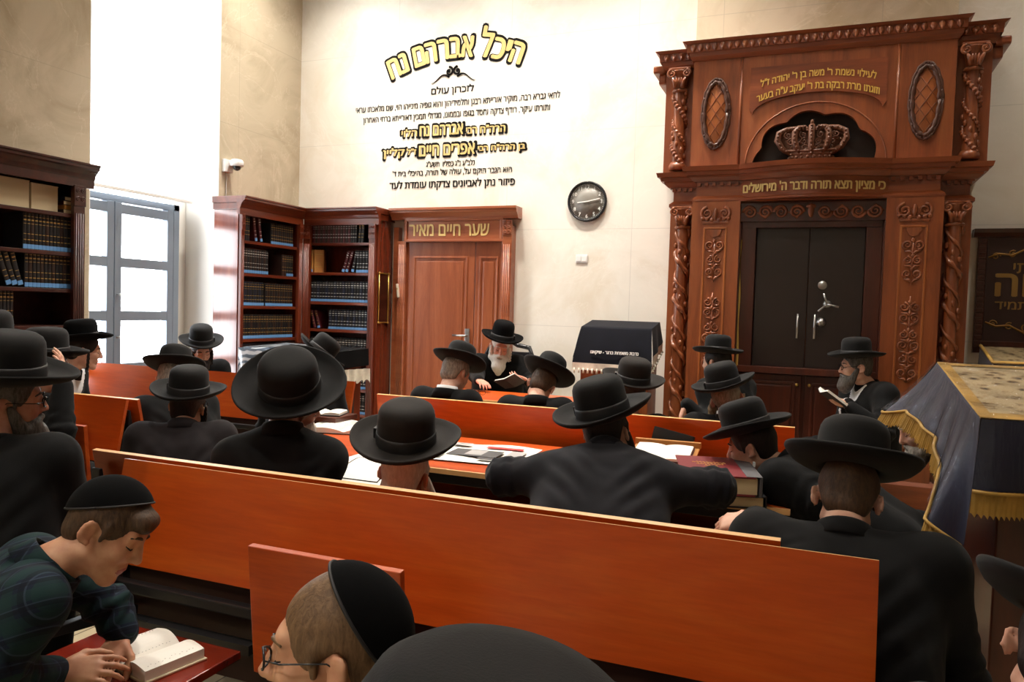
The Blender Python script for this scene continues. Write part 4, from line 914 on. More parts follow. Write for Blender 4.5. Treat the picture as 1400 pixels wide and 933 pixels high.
# ------------------------------------------------------------------ benches with flip-up seats
def bench(name, label, loc, rz, L, seats, htop=0.85, hbot=0.52, lean=0.07, rails=True, seat_z=0.42, group=None, post=None):
    """own frame: faces -Y, left end x=0, top edge of the back at y=0"""
    t = thing(name, label, 'bench', loc, rz)
    b = MB(); d = Vector((0, -lean, hbot-htop)); n = Vector((0, -(htop-hbot), lean)).normalized(); th = 0.018
    P0 = Vector((0, 0, htop)); P1 = P0+d
    def q(p, x): return (x, p.y, p.z)
    A, B, C_, D = P0, P1, P1-n*th, P0-n*th
    b.add([q(A, 0), q(B, 0), q(C_, 0), q(D, 0), q(A, L), q(B, L), q(C_, L), q(D, L)], [(0, 1, 5, 4), (3, 7, 6, 2), (1, 2, 6, 5)], 0)
    b.add([q(A, 0), q(B, 0), q(C_, 0), q(D, 0), q(A, L), q(B, L), q(C_, L), q(D, L)], [(0, 4, 7, 3)], 1)
    b.add([q(A, 0), q(B, 0), q(C_, 0), q(D, 0), q(A, L), q(B, L), q(C_, L), q(D, L)], [(0, 3, 2, 1), (4, 5, 6, 7)], 2)
    b.build('back_panel', [M['pew'], M['edge'], M['pew_end']], t)
    for x in ([0.05, L/2, L-0.05] if L > 1.2 else [0.05, L-0.05]):
        b = MB()
        pt_ = post or htop-0.06; b.prism([(0.02+0.012, pt_), (0.045, pt_), (0.05, hbot), (0.0, seat_z-0.06), (-0.02, 0.03), (-0.07, 0.03), (-0.05, seat_z-0.04), (-0.02, hbot)], x-0.02, x+0.02, 'X')
        b.prism([(-0.34, 0.0), (0.05, 0.0), (0.05, 0.03), (-0.34, 0.03)], x-0.025, x+0.025, 'X'); b.prism([(-0.05, seat_z-0.04), (-0.05, seat_z-0.09), (-0.40, seat_z-0.05), (-0.40, seat_z-0.03)], x-0.015, x+0.015, 'X')
        b.build('end_frame', M['black_metal'], t, bevel=0.003)
    for y, z in ((-0.10, seat_z+0.045), (-0.11, seat_z-0.06)):
        b = MB(); b.box((L/2, y, z), (L-0.06, 0.035, 0.035), ch=0.006); b.build('rail', M['black_metal'], t)
    b = MB(); b.box((L/2, -0.03, hbot-0.07), (L-0.14, 0.012, 0.15)); b.box((L/2+0.35, -0.035, 0.24), (L-0.9, 0.012, 0.25)); b.build('lower_panel', M['dark_board'], t)
    for x, up in seats:
        b = MB(); w, dp = 0.455, 0.40
        if up == 'fold':
            b.box((0, -dp/2, 0), (w, dp-0.05, 0.02), 0, Matrix.Translation((x, -0.105, seat_z-0.03)) @ Matrix.Rotation(-PI/2-0.02, 4, 'X'), ch=0.003)
            b.build('seat', M['pew_end'], t)
        elif up:
            b.box((0, dp/2*-1+0.0, 0), (w, dp-0.05, 0.022), 0, Matrix.Translation((x, -0.30, seat_z-0.03)) @ Matrix.Rotation(-PI/2+0.09, 4, 'X'), ch=0.003)
            b.build('seat', M['pew_end'], t)
        else:
            b.box((x, -0.24-dp/2+0.02, seat_z-0.012), (w, dp-0.04, 0.024), ch=0.004)
            b.build('seat', M['redwood'], t)
        b = MB(); b.box((x, -0.16, seat_z-0.035), (w-0.06, 0.03, 0.03)); b.build('seat_hinge', M['black_metal'], t)
    return t
pew_a = bench('bench', 'long orange bench nearest the camera with one seat board flipped up', (-2.183, 1.937, 0), 0, 2.33, [(0.49, False), (1.05, True), (1.62, False), (2.08, False)])
pew_b = bench('bench', 'orange bench back to back behind the nearest one, pale top edge showing', (-0.07, 2.02, 0), PI, 2.345, [(0.3, 'fold'), (0.86, 'fold'), (1.42, 'fold'), (2.0, 'fold')])
pew_c = bench('bench', 'orange bench beyond the long table, its panel rising behind the open books', (-0.10, 4.12, 0), PI, 2.43, [(0.32, 'fold'), (0.9, 'fold'), (1.5, 'fold'), (2.1, 'fold')], lean=0.05, post=0.6)
pew_d = bench('bench', 'red-orange bench at the left aisle with a flip seat raised behind the bearded man', (-4.93, 3.05, 0), 0, 1.50, [(1.38, True), (0.8, 'fold'), (0.26, 'fold')])
pew_e = bench('bench', 'red-orange bench back to back at the left aisle, dark end frame in the gap', (-3.41, 3.12, 0), PI, 1.62, [(0.62, 'fold'), (1.2, 'fold')])
pew_f = bench('bench', 'wide red-orange bench before the grey window', (-5.66, 4.66, 0), 0, 2.6, [], lean=0.07)

def table(name, label, x0, x1, y0, y1, z, shelf=None, legs=True):
    t = thing(name, label, 'table', ((x0+x1)/2, (y0+y1)/2, 0)); W, D = x1-x0, y1-y0
    b = MB(); b.box((0, 0, z-0.012), (W, D-0.01, 0.024), 0); b.box((0, -D/2+0.002, z-0.012), (W, 0.012, 0.0245), 1); b.build('tabletop', [M['pew'], M['edge']], t, bevel=0.002)
    for sx in (-1, 1):
        for sy in (-1, 1):
            b = MB(); b.box((sx*(W/2-0.08), sy*(D/2-0.10), (z-0.024)/2), (0.04, 0.04, z-0.024), ch=0.004); b.build('leg', M['black_metal'], t)
    for sy in (-1, 1): b = MB(); b.box((0, sy*(D/2-0.10), z-0.06), (W-0.16, 0.03, 0.06), ch=0.003); b.build('rail', M['black_metal'], t)
    if shelf: b = MB(); b.box((0, 0.04, shelf), (W-0.17, D-0.30, 0.02), ch=0.003); b.build('under_shelf', M['redwood'], t)
    return t
TZ = 0.65
tab_a = table('long_table', 'long orange table with open books and a newspaper between the middle benches', -2.62, -0.08, 3.18, 4.02, TZ, 0.47)
tab_c = table('reading_table', 'orange table where the white-bearded man reads beside the door', -2.95, -1.55, 5.28, 5.92, 0.71)

# ------------------------------------------------------------------ books and papers on the tables
def open_book(name, label, loc, rz, w, h, thick=0.03, cover='brown', tilt=0.0, lines=True, marks=False):
    t = thing(name, label, 'book', loc, rz); T = Matrix.Rotation(tilt, 4, 'X')
    b = MB(); b.box((0, 0, 0.003), (2*w+0.012, h+0.012, 0.006), M=T, ch=0.002); b.build('cover', COVERS[cover], t)
    for s in (-1, 1):
        b = MB()
        def top(u): return 0.006+thick*(math.sin(min(1, u*1.35+0.08)*PI*0.5)**0.7)*(1-0.35*u*u)
        n = 10; vs = []
        for v in (-h/2, h/2):
            for i in range(n+1): vs.append((s*w*i/n, v, top(i/n)))
            vs += [(s*w, v, 0.006), (0, v, 0.006)]
        k = n+3; fs = [(i, i+1, k+i+1, k+i) for i in range(k)][:n+2]+[(n+2, 0, k, k+n+2), tuple(range(k))[::-1], tuple(range(k, 2*k))]
        b.add(vs, fs, 0, T); pg = b.build('page_block', M['paper'], t)
        if lines:
            b = MB()
            for c0, c1 in ((0.1, 0.9),) if w < 0.16 else ((0.08, 0.3), (0.36, 0.66), (0.72, 0.92)):
                nr = int(h/0.011)
                for r in range(1, nr):
                    u0, u1 = c0+0.02*random.random(), c1-0.08*random.random()
                    y = h/2-0.012-r*(h-0.02)/nr
                    if y < -h/2+0.01: continue
                    b.add([(s*w*u0, y, top(u0)+0.0008), (s*w*u1, y, top(u1)+0.0008), (s*w*u1, y-0.003, top(u1)+0.0008), (s*w*u0, y-0.003, top(u0)+0.0008)], [(0, 1, 2, 3)], 0, T)
            b.build('print_lines', mat('grey_print', lin(120, 116, 112), 0.8), pg, normals=False)
    return t
p = on_z(490, 588, TZ); open_book('open_book', 'large open book with cream pages at the left end of the long table', (float(p[0])-0.02, float(p[1])-0.02, TZ), 0.25, 0.235, 0.36, 0.035, 'brown')
p = on_z(452, 573, 0.72); p = p+np.array([-0.16, 0.18, 0]); open_book('open_book', 'small open book lying behind the large open one, near the bookcase', (float(p[0]), float(p[1]), 0.715), 0.3, 0.11, 0.17, 0.02, 'black', lines=False)
st_ = thing('side_stand', 'dark low book stand behind the left end of the long table', 'stand', (float(p[0]), float(p[1]), 0))
b = MB(); b.box((0, 0, 0.70), (0.30, 0.24, 0.03), ch=0.004); b.build('stand_top', M['ark_dark'], st_)
b = MB(); b.box((0, 0, 0.345), (0.24, 0.18, 0.69), ch=0.005); b.build('stand_body', M['ark_dark'], st_)
# newspaper
p = on_z(660, 622, TZ); nw = thing('newspaper', 'printed newspaper with photographs lying on the long table', 'newspaper', (float(p[0]), float(p[1]), TZ), 0.08)
b = MB(); b.grid(lambda u, v: ((u-0.5)*0.50, (v-0.5)*0.50, 0.004+0.006*math.sin(u*7)*math.sin(v*5)+0.004), 16, 16); b.build('sheet', M['paper'], nw, normals=False)
b = MB()
def quad(x, y, w, h, mi, z=0.0165): b.add([(x-w/2, y-h/2, z), (x+w/2, y-h/2, z), (x+w/2, y+h/2, z), (x-w/2, y+h/2, z)], [(0, 1, 2, 3)], mi)
quad(-0.02, -0.05, 0.26, 0.17, 0); quad(0.12, -0.17, 0.18, 0.05, 0); quad(0.08, 0.13, 0.2, 0.05, 1); quad(-0.17, 0.16, 0.10, 0.07, 2); quad(0.18, 0.0, 0.08, 0.14, 2); quad(-0.19, -0.18, 0.08, 0.08, 2); quad(-0.02, -0.04, 0.09, 0.12, 2, 0.0168)
b.build('printed_pictures', [mat('grey_news_photo', lin(74, 72, 72), 0.7), mat('red_headline', lin(190, 50, 44), 0.7), mat('pale_news_photo', lin(170, 166, 164), 0.7)], nw, normals=False)
# white sheet with a black border under the table edge
p = on_z(503, 644, 0.62); ws_ = thing('printed_sheet', 'white sheet with black outlined box hanging over the front edge of the long table', 'paper', (float(p[0]), 3.18, TZ))
def droop(v): return 0.003 if v > 0 else 0.003-0.9*v*v-0.10*abs(v)
b = MB(); b.grid(lambda u, v: ((u-0.5)*0.34, -0.25+0.34*v, droop(-0.25+0.34*v)), 6, 24); b.build('sheet', M['paper'], ws_, normals=False)
b = MB()
def strip_(x0, x1, y0, y1): b.grid(lambda u, v: (x0+(x1-x0)*u, y0+(y1-y0)*v, droop(y0+(y1-y0)*v)+0.0015), 2, 14)
strip_(-0.12, 0.12, 0.02, 0.026); strip_(-0.12, 0.12, -0.2, -0.194); strip_(-0.12, -0.114, -0.2, 0.026); strip_(0.114, 0.12, -0.2, 0.026)
b.build('black_outline', M['ink'], ws_)
# open folio and its brown upright cover, with a leaning cream booklet
tp, ft_ = on_y(906, 603, 3.93), on_y(908, 628, 3.60); sx_ = float(tp[0]+ft_[0])/2; ta = math.atan2(float(tp[2]-ft_[2]), 0.33)
bs = thing('book_stand', 'small sloping brown wooden book stand on the long table against the bench', 'book stand', (sx_, 3.765, TZ), 0.05)
zb, zf = float(tp[2])-TZ-0.02, max(0.012, float(ft_[2])-TZ-0.02); b = MB()
b.prism([(-0.17, zf-0.012), (0.17, zb-0.012), (0.17, zb), (-0.17, zf)], -0.16, 0.16, 'X'); b.prism([(0.15, zb-0.005), (0.18, zb-0.005), (0.18, zb+0.026), (0.15, zb+0.026)], -0.165, 0.165, 'X'); b.build('sloping_board', COVERS['tan'], bs, bevel=0.002)
for s_ in (-1, 1): b = MB(); b.prism([(-0.15, 0), (0.165, 0), (0.165, zb-0.012), (-0.15, max(0.003, zf-0.012))], s_*0.14-0.008, s_*0.14+0.008, 'X'); b.build('side_support', COVERS['tan'], bs)
open_book('open_book', 'open book with blank white pages on the small sloping stand', (sx_, 3.745, TZ+(zb+zf)/2+0.001), 0.05, 0.135, 0.27, 0.014, 'maroon', tilt=math.atan2(zb-zf, 0.34), lines=False)
bk_ = thing('booklet', 'cream booklet with black cover leaning between sloping stand and bench panel', 'book', (sx_+0.0, 3.985, TZ+0.075), -0.05)
b = MB(); T_ = Matrix.Rotation(0.18, 4, 'Y') @ Matrix.Rotation(-0.12, 4, 'X'); b.box((0, 0, 0.0), (0.20, 0.02, 0.13), M=T_); b.build('page_block', M['cream_paper'], bk_)
b = MB(); b.box((0, -0.012, 0), (0.21, 0.004, 0.14), M=T_); b.box((0, 0.012, 0), (0.21, 0.004, 0.14), M=T_); b.box((0.104, 0, 0), (0.004, 0.026, 0.14), M=T_); b.build('cover', COVERS['black'], bk_)
# big red folio on a black book
p = on_z(980, 637, TZ+0.127)
fx, fy = float(p[0]), float(p[1])
lb = thing('black_book', 'thick black book lying under the red folio on the table end', 'book', (fx+0.03, fy, TZ), 0.28)
b = MB(); b.box((0, 0, 0.003), (0.27, 0.36, 0.006)); b.box((0, 0, 0.047), (0.27, 0.36, 0.006)); b.box((0.133, 0, 0.025), (0.006, 0.36, 0.05)); b.build('cover', COVERS['black'], lb, bevel=0.001)
b = MB(); b.box((-0.004, 0, 0.025), (0.255, 0.345, 0.038)); b.build('page_block', M['cream_paper'], lb)
rb = thing('red_folio', 'worn dark red folio with grey spine and gold title, topmost on the table end', 'book', (fx, fy, TZ+0.05), 0.24)
m = mat('worn_red_cover', lin(110, 28, 34), 0.5); f = noise(m, coords(m), 9, 6, 0.7); lk(m, ramp(m, f, [(0.36, lin(112, 28, 34)), (0.66, lin(124, 36, 42)), (0.72, lin(164, 96, 88))]), m.node_tree.nodes['Principled BSDF'].inputs['Base Color'])
b = MB(); b.box((-0.015, 0, 0.0035), (0.28, 0.40, 0.007)); b.box((-0.015, 0, 0.0735), (0.28, 0.40, 0.007)); b.build('cover', m, rb, bevel=0.001)
b = MB(); b.box((0.145, 0, 0.0385), (0.012, 0.40, 0.077), ch=0.003); b.box((0.12, 0, 0.0775), (0.06, 0.40, 0.0016)); b.build('spine', mat('grey_cloth_spine', lin(88, 86, 88), 0.7), rb)
b = MB(); b.box((-0.005, 0, 0.0385), (0.275, 0.385, 0.062)); b.build('page_block', M['cream_paper'], rb)
b = MB()
for k, (w, y) in enumerate(((0.15, 0.06), (0.12, 0.025), (0.06, -0.008))):
    for q in range(int(w/0.014)):
        x = -0.02-w/2+0.014*q; a = (q*2.4+k) % 3-1.2
        b.tube([(x, y, 0.0775), (x+0.008, y+0.012*a*0.5+0.006, 0.0778), (x+0.010, y-0.008, 0.0775)], 0.0014, 4)
b.build('gold_title', M['gold'], rb)
b = MB(); b.box((0.153, 0.03, 0.05), (0.004, 0.018, 0.07), 0); b.box((0.154, 0.03, 0.085), (0.008, 0.02, 0.02), 1); b.build('pink_marker', [mat('pink_tab', lin(220, 40, 130), 0.5), M['white_plastic']], rb)

# ------------------------------------------------------------------ velvet covered lectern by the ark
vl = thing('velvet_lectern', 'lectern draped in black-navy velvet with ivory lace by the ark', 'lectern', (-1.585, 6.42, 0))
b = MB(); b.box((0, 0.02, 0.48), (0.58, 0.34, 0.96), ch=0.006); b.box((0, 0.02, 0.05), (0.64, 0.4, 0.1), ch=0.01); b.box((0, -0.155, 0.55), (0.44, 0.012, 0.66), ch=0.008); b.build('lectern_body', M['ark'], vl)
def drape(u, v):
    """u across the front edge, v from back edge over the top and down the front"""
    w = 0.30+0.035*min(1, max(0, (v-0.35)/0.65))
    x = (u-0.5)*2*w
    if v < 0.35: t = v/0.35; y, z = 0.2-0.33*t, 1.325-0.055*t
    else: t = (v-0.35)/0.65; y, z = -0.13-0.07*t-0.045*math.sin(t*PI/2), 1.27-0.30*t**1.15
    return (x, y+0.008*math.sin(u*17)*max(0, v-0.4), z)
b = MB(); b.grid(drape, 40, 30)
for s in (-1, 1):
    b.grid(lambda u, v, s=s: (s*(0.30+0.03*v+0.008*math.sin(u*14)*v), 0.2-0.33*u-0.1*u*v, (1.325-0.055*u)-(0.26-0.1*(1-u))*v), 20, 12)
b.build('velvet_cover', M['velvet'], vl, normals=False)
b = MB()
def strip(fn0, n, h, m=0, wob=0.0):
    """a hanging trim: fn0(t)->top point"""
    b.grid(lambda u, v: (fn0(u)[0], fn0(u)[1]-0.004+wob*math.sin(u*60), fn0(u)[2]-h*v*(1.0+0.10*math.cos(u*2*PI*n))), n*6, 5, m)
strip(lambda u: drape(u, 1.0), 17, 0.055)
for s in (-1, 1): strip(lambda u, s=s: (s*(0.33+0.008*math.sin(u*14)), 0.2-0.43*u, (1.325-0.055*u)-(0.26-0.1*(1-u))), 9, 0.075)
for i in range(17):
    q = drape((i+0.5)/17, 1.0); b.tube([(q[0], q[1]-0.008, q[2]-0.045), (q[0], q[1]-0.008, q[2]-0.085)], [0.006, 0.009], 6)
for s in (-1, 1):
    for i in range(9):
        u = (i+0.5)/9; b.tube([(s*0.334, 0.2-0.43*u, 1.0-0.0*u+(0.1-0.155*u+0.16*(u-1)*0)-0.01), (s*0.336, 0.2-0.43*u, 0.97+(0.1-0.155*u))], [0.006, 0.01], 6)
b.build('lace_trim', M['lace'], vl, normals=False)
b = MB(); me = text_mesh('נדבת משפחת ברגר - שיקאגו', 0.40, 0.032, 0.004, 0.02); b.mesh(me, 0, Matrix.Translation((0.02, -0.245, 1.06)) @ Matrix.Rotation(-0.14, 4, 'X')); b.build('embroidered_text', M['white_letter'], vl)

# ------------------------------------------------------------------ gold fringed lectern on the right
def plastic(name='clear_plastic_cover'):
    m = mat(name, (0.8, 0.85, 0.9, 1), 0.08); n = m.node_tree; p = n.nodes['Principled BSDF']
    gl = nd(m, 'ShaderNodeBsdfGlossy'); gl.inputs['Roughness'].default_value = 0.12; gl.inputs['Color'].default_value = (0.26, 0.28, 0.32, 1)
    trn = nd(m, 'ShaderNodeBsdfTransparent'); 
    mp = nd(m, 'ShaderNodeMath', operation='MULTIPLY_ADD'); mp.inputs[1].default_value = 1.0; mp.inputs[2].default_value = 0.03; lk(m, schlick(m), mp.inputs[0])
    ms = nd(m, 'ShaderNodeMixShader'); lk(m, mp.outputs[0], ms.inputs[0]); lk(m, trn.outputs[0], ms.inputs[1]); lk(m, gl.outputs[0], ms.inputs[2]); lk(m, ms.outputs[0], n.nodes['Material Output'].inputs[0])
    f = noise(m, coords(m, (1, 1, 0.16)), 22, 3, 0.6, 1.0); bm_ = nd(m, 'ShaderNodeBump'); bm_.inputs['Strength'].default_value = 0.45; bm_.inputs['Distance'].default_value = 0.03; lk(m, f, bm_.inputs['Height']); lk(m, bm_.outputs[0], gl.inputs['Normal'])
    return m
M['plastic'] = plastic()
def brocade():
    m = mat('gold_brocade', lin(130, 106, 66), 0.45, 0.2); v = coords(m)
    f = noise(m, v, 26, 4, 0.65, 2.5); w = nd(m, 'ShaderNodeTexVoronoi'); w.inputs['Scale'].default_value = 20; lk(m, v, w.inputs['Vector'])
    mx = nd(m, 'ShaderNodeMath', operation='ADD'); lk(m, f, mx.inputs[0]); lk(m, w.outputs['Distance'], mx.inputs[1])
    lk(m, ramp(m, mx.outputs[0], [(0.55, lin(48, 36, 28)), (0.75, lin(134, 106, 66)), (0.95, lin(186, 164, 124))]), m.node_tree.nodes['Principled BSDF'].inputs['Base Color'])
    bump(m, mx.outputs[0], 0.5, 0.006); return m
M['brocade'] = brocade()
M['navy_cloth'] = cloth('navy_satin', lin(20, 22, 48), 0.5, 0.3, 200, 0.15, 0.4)
bimah = thing('fringed_lectern', 'large lectern on the right under a navy cloth with gold fringe and clear plastic', 'lectern', (0, 0, 0))
PF_ = deep(1280, 495, 3.0); YN, YFAR = 2.78, 3.5
NL = on_y(1340, 572, YN); FL = on_y(1281, 496, YFAR)                # near-left and far-left corners of the sloping top
NL, FL = Vector(NL), Vector(FL); XRT = 1.55
NRt = Vector((XRT, YN+0.0, NL.z)); FRt = Vector((XRT, YFAR, FL.z))
bimah.location = (float(NL.x)+0.5, 3.1, 0)
off = Vector(bimah.location)
NL, FL, NRt, FRt = NL-off, FL-off, NRt-off, FRt-off
def top(u, v, dz=0.0):
    a = NL.lerp(NRt, u); c = FL.lerp(FRt, u); p_ = a.lerp(c, v); return (p_.x, p_.y, p_.z+dz)
b = MB(); x0, x1 = NL.x+0.07, NRt.x-0.05
b.add([(x0, NL.y+0.06, 0), (x1, NL.y+0.06, 0), (x1, FL.y-0.05, 0), (x0, FL.y-0.05, 0), (x0, NL.y+0.06, NL.z-0.03), (x1, NL.y+0.06, NL.z-0.03), (x1, FL.y-0.05, FL.z-0.04), (x0, FL.y-0.05, FL.z-0.04)],
      [(3, 2, 1, 0), (4, 5, 6, 7), (0, 1, 5, 4), (1, 2, 6, 5), (2, 3, 7, 6), (3, 0, 4, 7)]); b.build('lectern_body', M['ark_dark'], bimah, bevel=0.006)
b = MB(); b.grid(lambda u, v: top(u, v), 10, 10, 0); b.build('brocade_top', M['brocade'], bimah, normals=False)
b = MB()
def band(u0, v0, u1, v1, w):
    b.grid(lambda s, t: top(u0+(u1-u0)*s+(w if v0 != v1 else 0)*t, v0+(v1-v0)*s+(w*1.6 if u0 != u1 else 0)*t, 0.003), 20, 1)
band(0, 0, 0, 1, 0.035); band(0, 0, 1, 0, 0.05); band(0, 0.93, 1, 0.93, 0.035); b.build('gold_border', M['fringe'], bimah, normals=False)
b = MB(); b.grid(lambda u, v: top(0.3+0.5*u, 0.35+0.35*v, 0.004), 6, 4); b.build('navy_centre', M['navy_cloth'], bimah, normals=False)
# skirts: left side hangs in two flaring gores, front hangs straight
def side_pt(t, h):
    """t: 0 near corner .. 1 far corner, h: 0 top .. 1 hem; hem dips at both corners and rises between"""
    p_ = NL.lerp(FL, t)
    def I(xs, ys):
        for k in range(len(xs)-1):
            if t <= xs[k+1]+1e-9: q = (t-xs[k])/(xs[k+1]-xs[k]); q = q*q*(3-2*q); return ys[k]+(ys[k+1]-ys[k])*q
        return ys[-1]
    ln = I([0, 0.1, 0.25, 0.5, 0.8, 1], [0.40, 0.36, 0.25, 0.19, 0.17, 0.22])
    out = I([0, 0.1, 0.25, 0.5, 0.8, 1], [0.03, 0.12, 0.06, 0.05, 0.10, 0.17])*h**1.2+0.006*math.sin(t*34)*h
    return (p_.x-out, p_.y+0.08*h*t*t-0.03*h*(1-t)**4, p_.z-ln*h)
def front_pt(t, h):
    p_ = NL.lerp(NRt, t); ln = 0.215
    return (p_.x-0.02*h*math.exp(-t*20), p_.y-0.02-0.03*h-0.012*math.sin(t*40)*h, p_.z-ln*h)
b = MB(); b.grid(lambda u, v: side_pt(u, v), 60, 14); b.grid(lambda u, v: front_pt(u, v), 60, 14)
b.grid(lambda u, v: (FL.x+(FRt.x-FL.x)*u-0.13*v*(1-u)**6, FL.y+0.02+0.05*v+0.012*math.sin(u*40)*v, FL.z-0.2*v), 40, 8); b.build('cloth_skirt', M['navy_cloth'], bimah, normals=False)
b = MB()
def fringe(fn, n, h, dx, dy):
    b.grid(lambda u, v: (fn(u)[0]+dx*(1+0.5*(int(u*n*2) % 2))-0.004*v, fn(u)[1]+dy*(1+0.5*(int(u*n*2) % 2)), fn(u)[2]-h*v-(0.006*(int(u*n*3) % 3) if v > 0.9 else 0)), n*4, 4)
    b.tube([(fn(i/40)[0]+dx*2, fn(i/40)[1]+dy*2, fn(i/40)[2]-0.006) for i in range(41)], 0.006, 6)
def sfr(u, v):
    a, c = Vector(side_pt(u, 0.75)), Vector(side_pt(u, 1.0)); d = ((c-a).normalized()*0.6+Vector((0, 0, -0.4))).normalized(); j = 0.003*(int(u*420) % 2)
    return c+d*(0.075*v-(0.006*(int(u*210) % 3) if v > 0.9 else 0))+Vector((-0.006-j, -j, 0))
b.grid(sfr, 300, 4); b.tube([tuple(Vector(side_pt(i/60, 1.0))+Vector((-0.010, -0.004, 0))) for i in range(61)], 0.006, 6)
fringe(lambda u: front_pt(u, 1.0), 80, 0.075, 0, -0.006)
fringe(lambda u: (FL.x+(FRt.x-FL.x)*u-0.13*(1-u)**6, FL.y+0.07+0.012*math.sin(u*40), FL.z-0.2), 50, 0.075, 0, 0.006)
b.build('gold_fringe', M['fringe'], bimah, normals=False)
b = MB()
def crumple(u, v): return 0.006*math.sin(u*23+v*5)*math.sin(v*17+u*7)
b.grid(lambda u, v: top(u, v, 0.010+crumple(u, v)), 40, 20); b.grid(lambda u, v: (side_pt(u, v*0.97)[0]-0.012-0.012*abs(math.sin(u*15+v*2))*v, side_pt(u, v)[1]-0.006, side_pt(u, v*0.97)[2]+0.004), 60, 14)
b.grid(lambda u, v: (front_pt(u, v)[0], front_pt(u, v*0.97)[1]-0.010-0.008*abs(math.sin(u*33)), front_pt(u, v*0.97)[2]+0.004), 60, 10); b.build('plastic_cover', M['plastic'], bimah, normals=False)

# ------------------------------------------------------------------ small cloth covered stand under the prayer board
p = on_y(1338, 470, 6.5); sl = thing('covered_stand', 'small stand under the prayer board with brocade cloth and plastic', 'stand', (float(p[0])+0.28, 6.3, 0))
b = MB(); b.box((0.05, 0.1, 0.55), (0.5, 0.36, 1.1), ch=0.006); b.build('stand_body', M['ark_dark'], sl)
b = MB(); b.grid(lambda u, v: (-0.25+0.62*u, -0.18+0.48*v, 1.13+0.10*v), 12, 8); b.build('brocade_cloth', M['brocade'], sl, normals=False)
b = MB(); b.grid(lambda u, v: (-0.25+0.62*u, -0.19-0.02*v, 1.13-0.22*v), 12, 6); b.grid(lambda u, v: (-0.255-0.01*v, -0.18+0.48*u, 1.13+0.10*u-0.22*v), 12, 6); b.build('cloth_skirt', M['navy_cloth'], sl, normals=False)
b = MB(); b.grid(lambda u, v: (-0.255+0.63*u, -0.185+0.49*v, 1.138+0.10*v+0.006*math.sin(u*20+v*9)), 20, 12); b.grid(lambda u, v: (-0.255+0.63*u, -0.20-0.02*v-0.006*math.sin(u*30), 1.137-0.22*v), 20, 6); b.build('plastic_cover', M['plastic'], sl, normals=False)
b = MB(); b.tube([(-0.25, -0.185, 1.135), (0.37, -0.185, 1.135)], 0.012, 6); b.tube([(-0.25, -0.185, 1.135), (-0.25, 0.30, 1.235)], 0.012, 6); b.build('gold_border', M['fringe'], sl)
lb2 = thing('closed_book', 'closed dark red book lying on the small covered stand', 'book', (float(p[0])+0.46, 6.38, 1.175), -0.1)
b = MB(); T_ = Matrix.Rotation(0.2, 4, 'X'); b.box((0, 0, 0.003), (0.26, 0.3, 0.006), M=T_); b.box((0, 0, 0.047), (0.26, 0.3, 0.006), M=T_); b.build('cover', COVERS['maroon'], lb2)
b = MB(); b.box((0, 0, 0.025), (0.255, 0.29, 0.038), M=T_); b.build('page_block', M['cream_paper'], lb2)

# ------------------------------------------------------------------ lectern with patterned cloth near the corner bookcase
pl_ = deep(372, 490, 6.2); q_ = deep(470, 490, 5.9)
cl = thing('cloth_lectern', 'lectern with white and grey patterned cloth under plastic, before the corner bookcase', 'lectern', (float(pl_[0])+0.25, float(pl_[1])+0.05, 0), -0.25)
b = MB(); b.box((0.0, 0.0, 0.48), (0.92, 0.42, 0.95), ch=0.006); b.box((0, 0, 0.05), (0.98, 0.48, 0.1), ch=0.01); b.build('lectern_body', M['case'], cl)
m = mat('patterned_cloth', lin(214, 222, 232), 0.5); v = coords(m, (1, 1, 1)); w = nd(m, 'ShaderNodeTexWave', wave_type='RINGS'); w.inputs['Scale'].default_value = 4.5; w.inputs['Distortion'].default_value = 9; w.inputs['Detail'].default_value = 1.5; w.inputs['Detail Scale'].default_value = 1.2; lk(m, v, w.inputs['Vector'])
lk(m, ramp(m, w.outputs['Fac'], [(0.35, lin(60, 82, 104)), (0.5, lin(196, 208, 220)), (0.8, lin(226, 232, 238))]), m.node_tree.nodes['Principled BSDF'].inputs['Base Color']); m.node_tree.nodes['Principled BSDF'].inputs['Coat Weight'].default_value = 0.7
b = MB(); b.grid(lambda u, v: (-0.50+0.58*u, -0.235-0.015*math.sin(u*12)*v, 1.02-0.2*v), 30, 8); b.grid(lambda u, v: (-0.50+0.58*u, -0.235+0.47*v, 1.02+0.03*v), 10, 6); b.grid(lambda u, v: (-0.505, -0.235+0.47*u, 1.02+0.03*u-0.2*v), 10, 6); b.build('patterned_cloth', m, cl, normals=False)
b = MB(); b.grid(lambda u, v: (0.07+0.43*u, -0.24+0.48*v, 1.025+0.03*v), 10, 6); b.grid(lambda u, v: (0.07+0.43*u, -0.245-0.01*math.sin(u*16)*v, 1.025-0.14*v), 20, 6); b.grid(lambda u, v: (0.505+0.01*v, -0.24+0.48*u, 1.025+0.03*u-0.13*v), 10, 6); b.build('black_cloth', M['velvet_cap'], cl, normals=False)
b = MB(); strip(lambda u: (0.07+0.44*u, -0.25, 0.89), 12, 0.09)
b.grid(lambda u, v: (0.52+0.012*math.sin(u*40)+0.004*v, -0.24+0.48*u, 0.90-0.10*v*(1+0.15*math.cos(u*50))), 60, 5); b.build('lace_trim', M['lace'], cl, normals=False)
b = MB(); b.grid(lambda u, v: (-0.51+1.02*u, -0.245+0.49*v, 1.035+0.03*v+0.006*math.sin(u*22+v*7)), 30, 8); b.build('plastic_cover', M['plastic'], cl, normals=False)
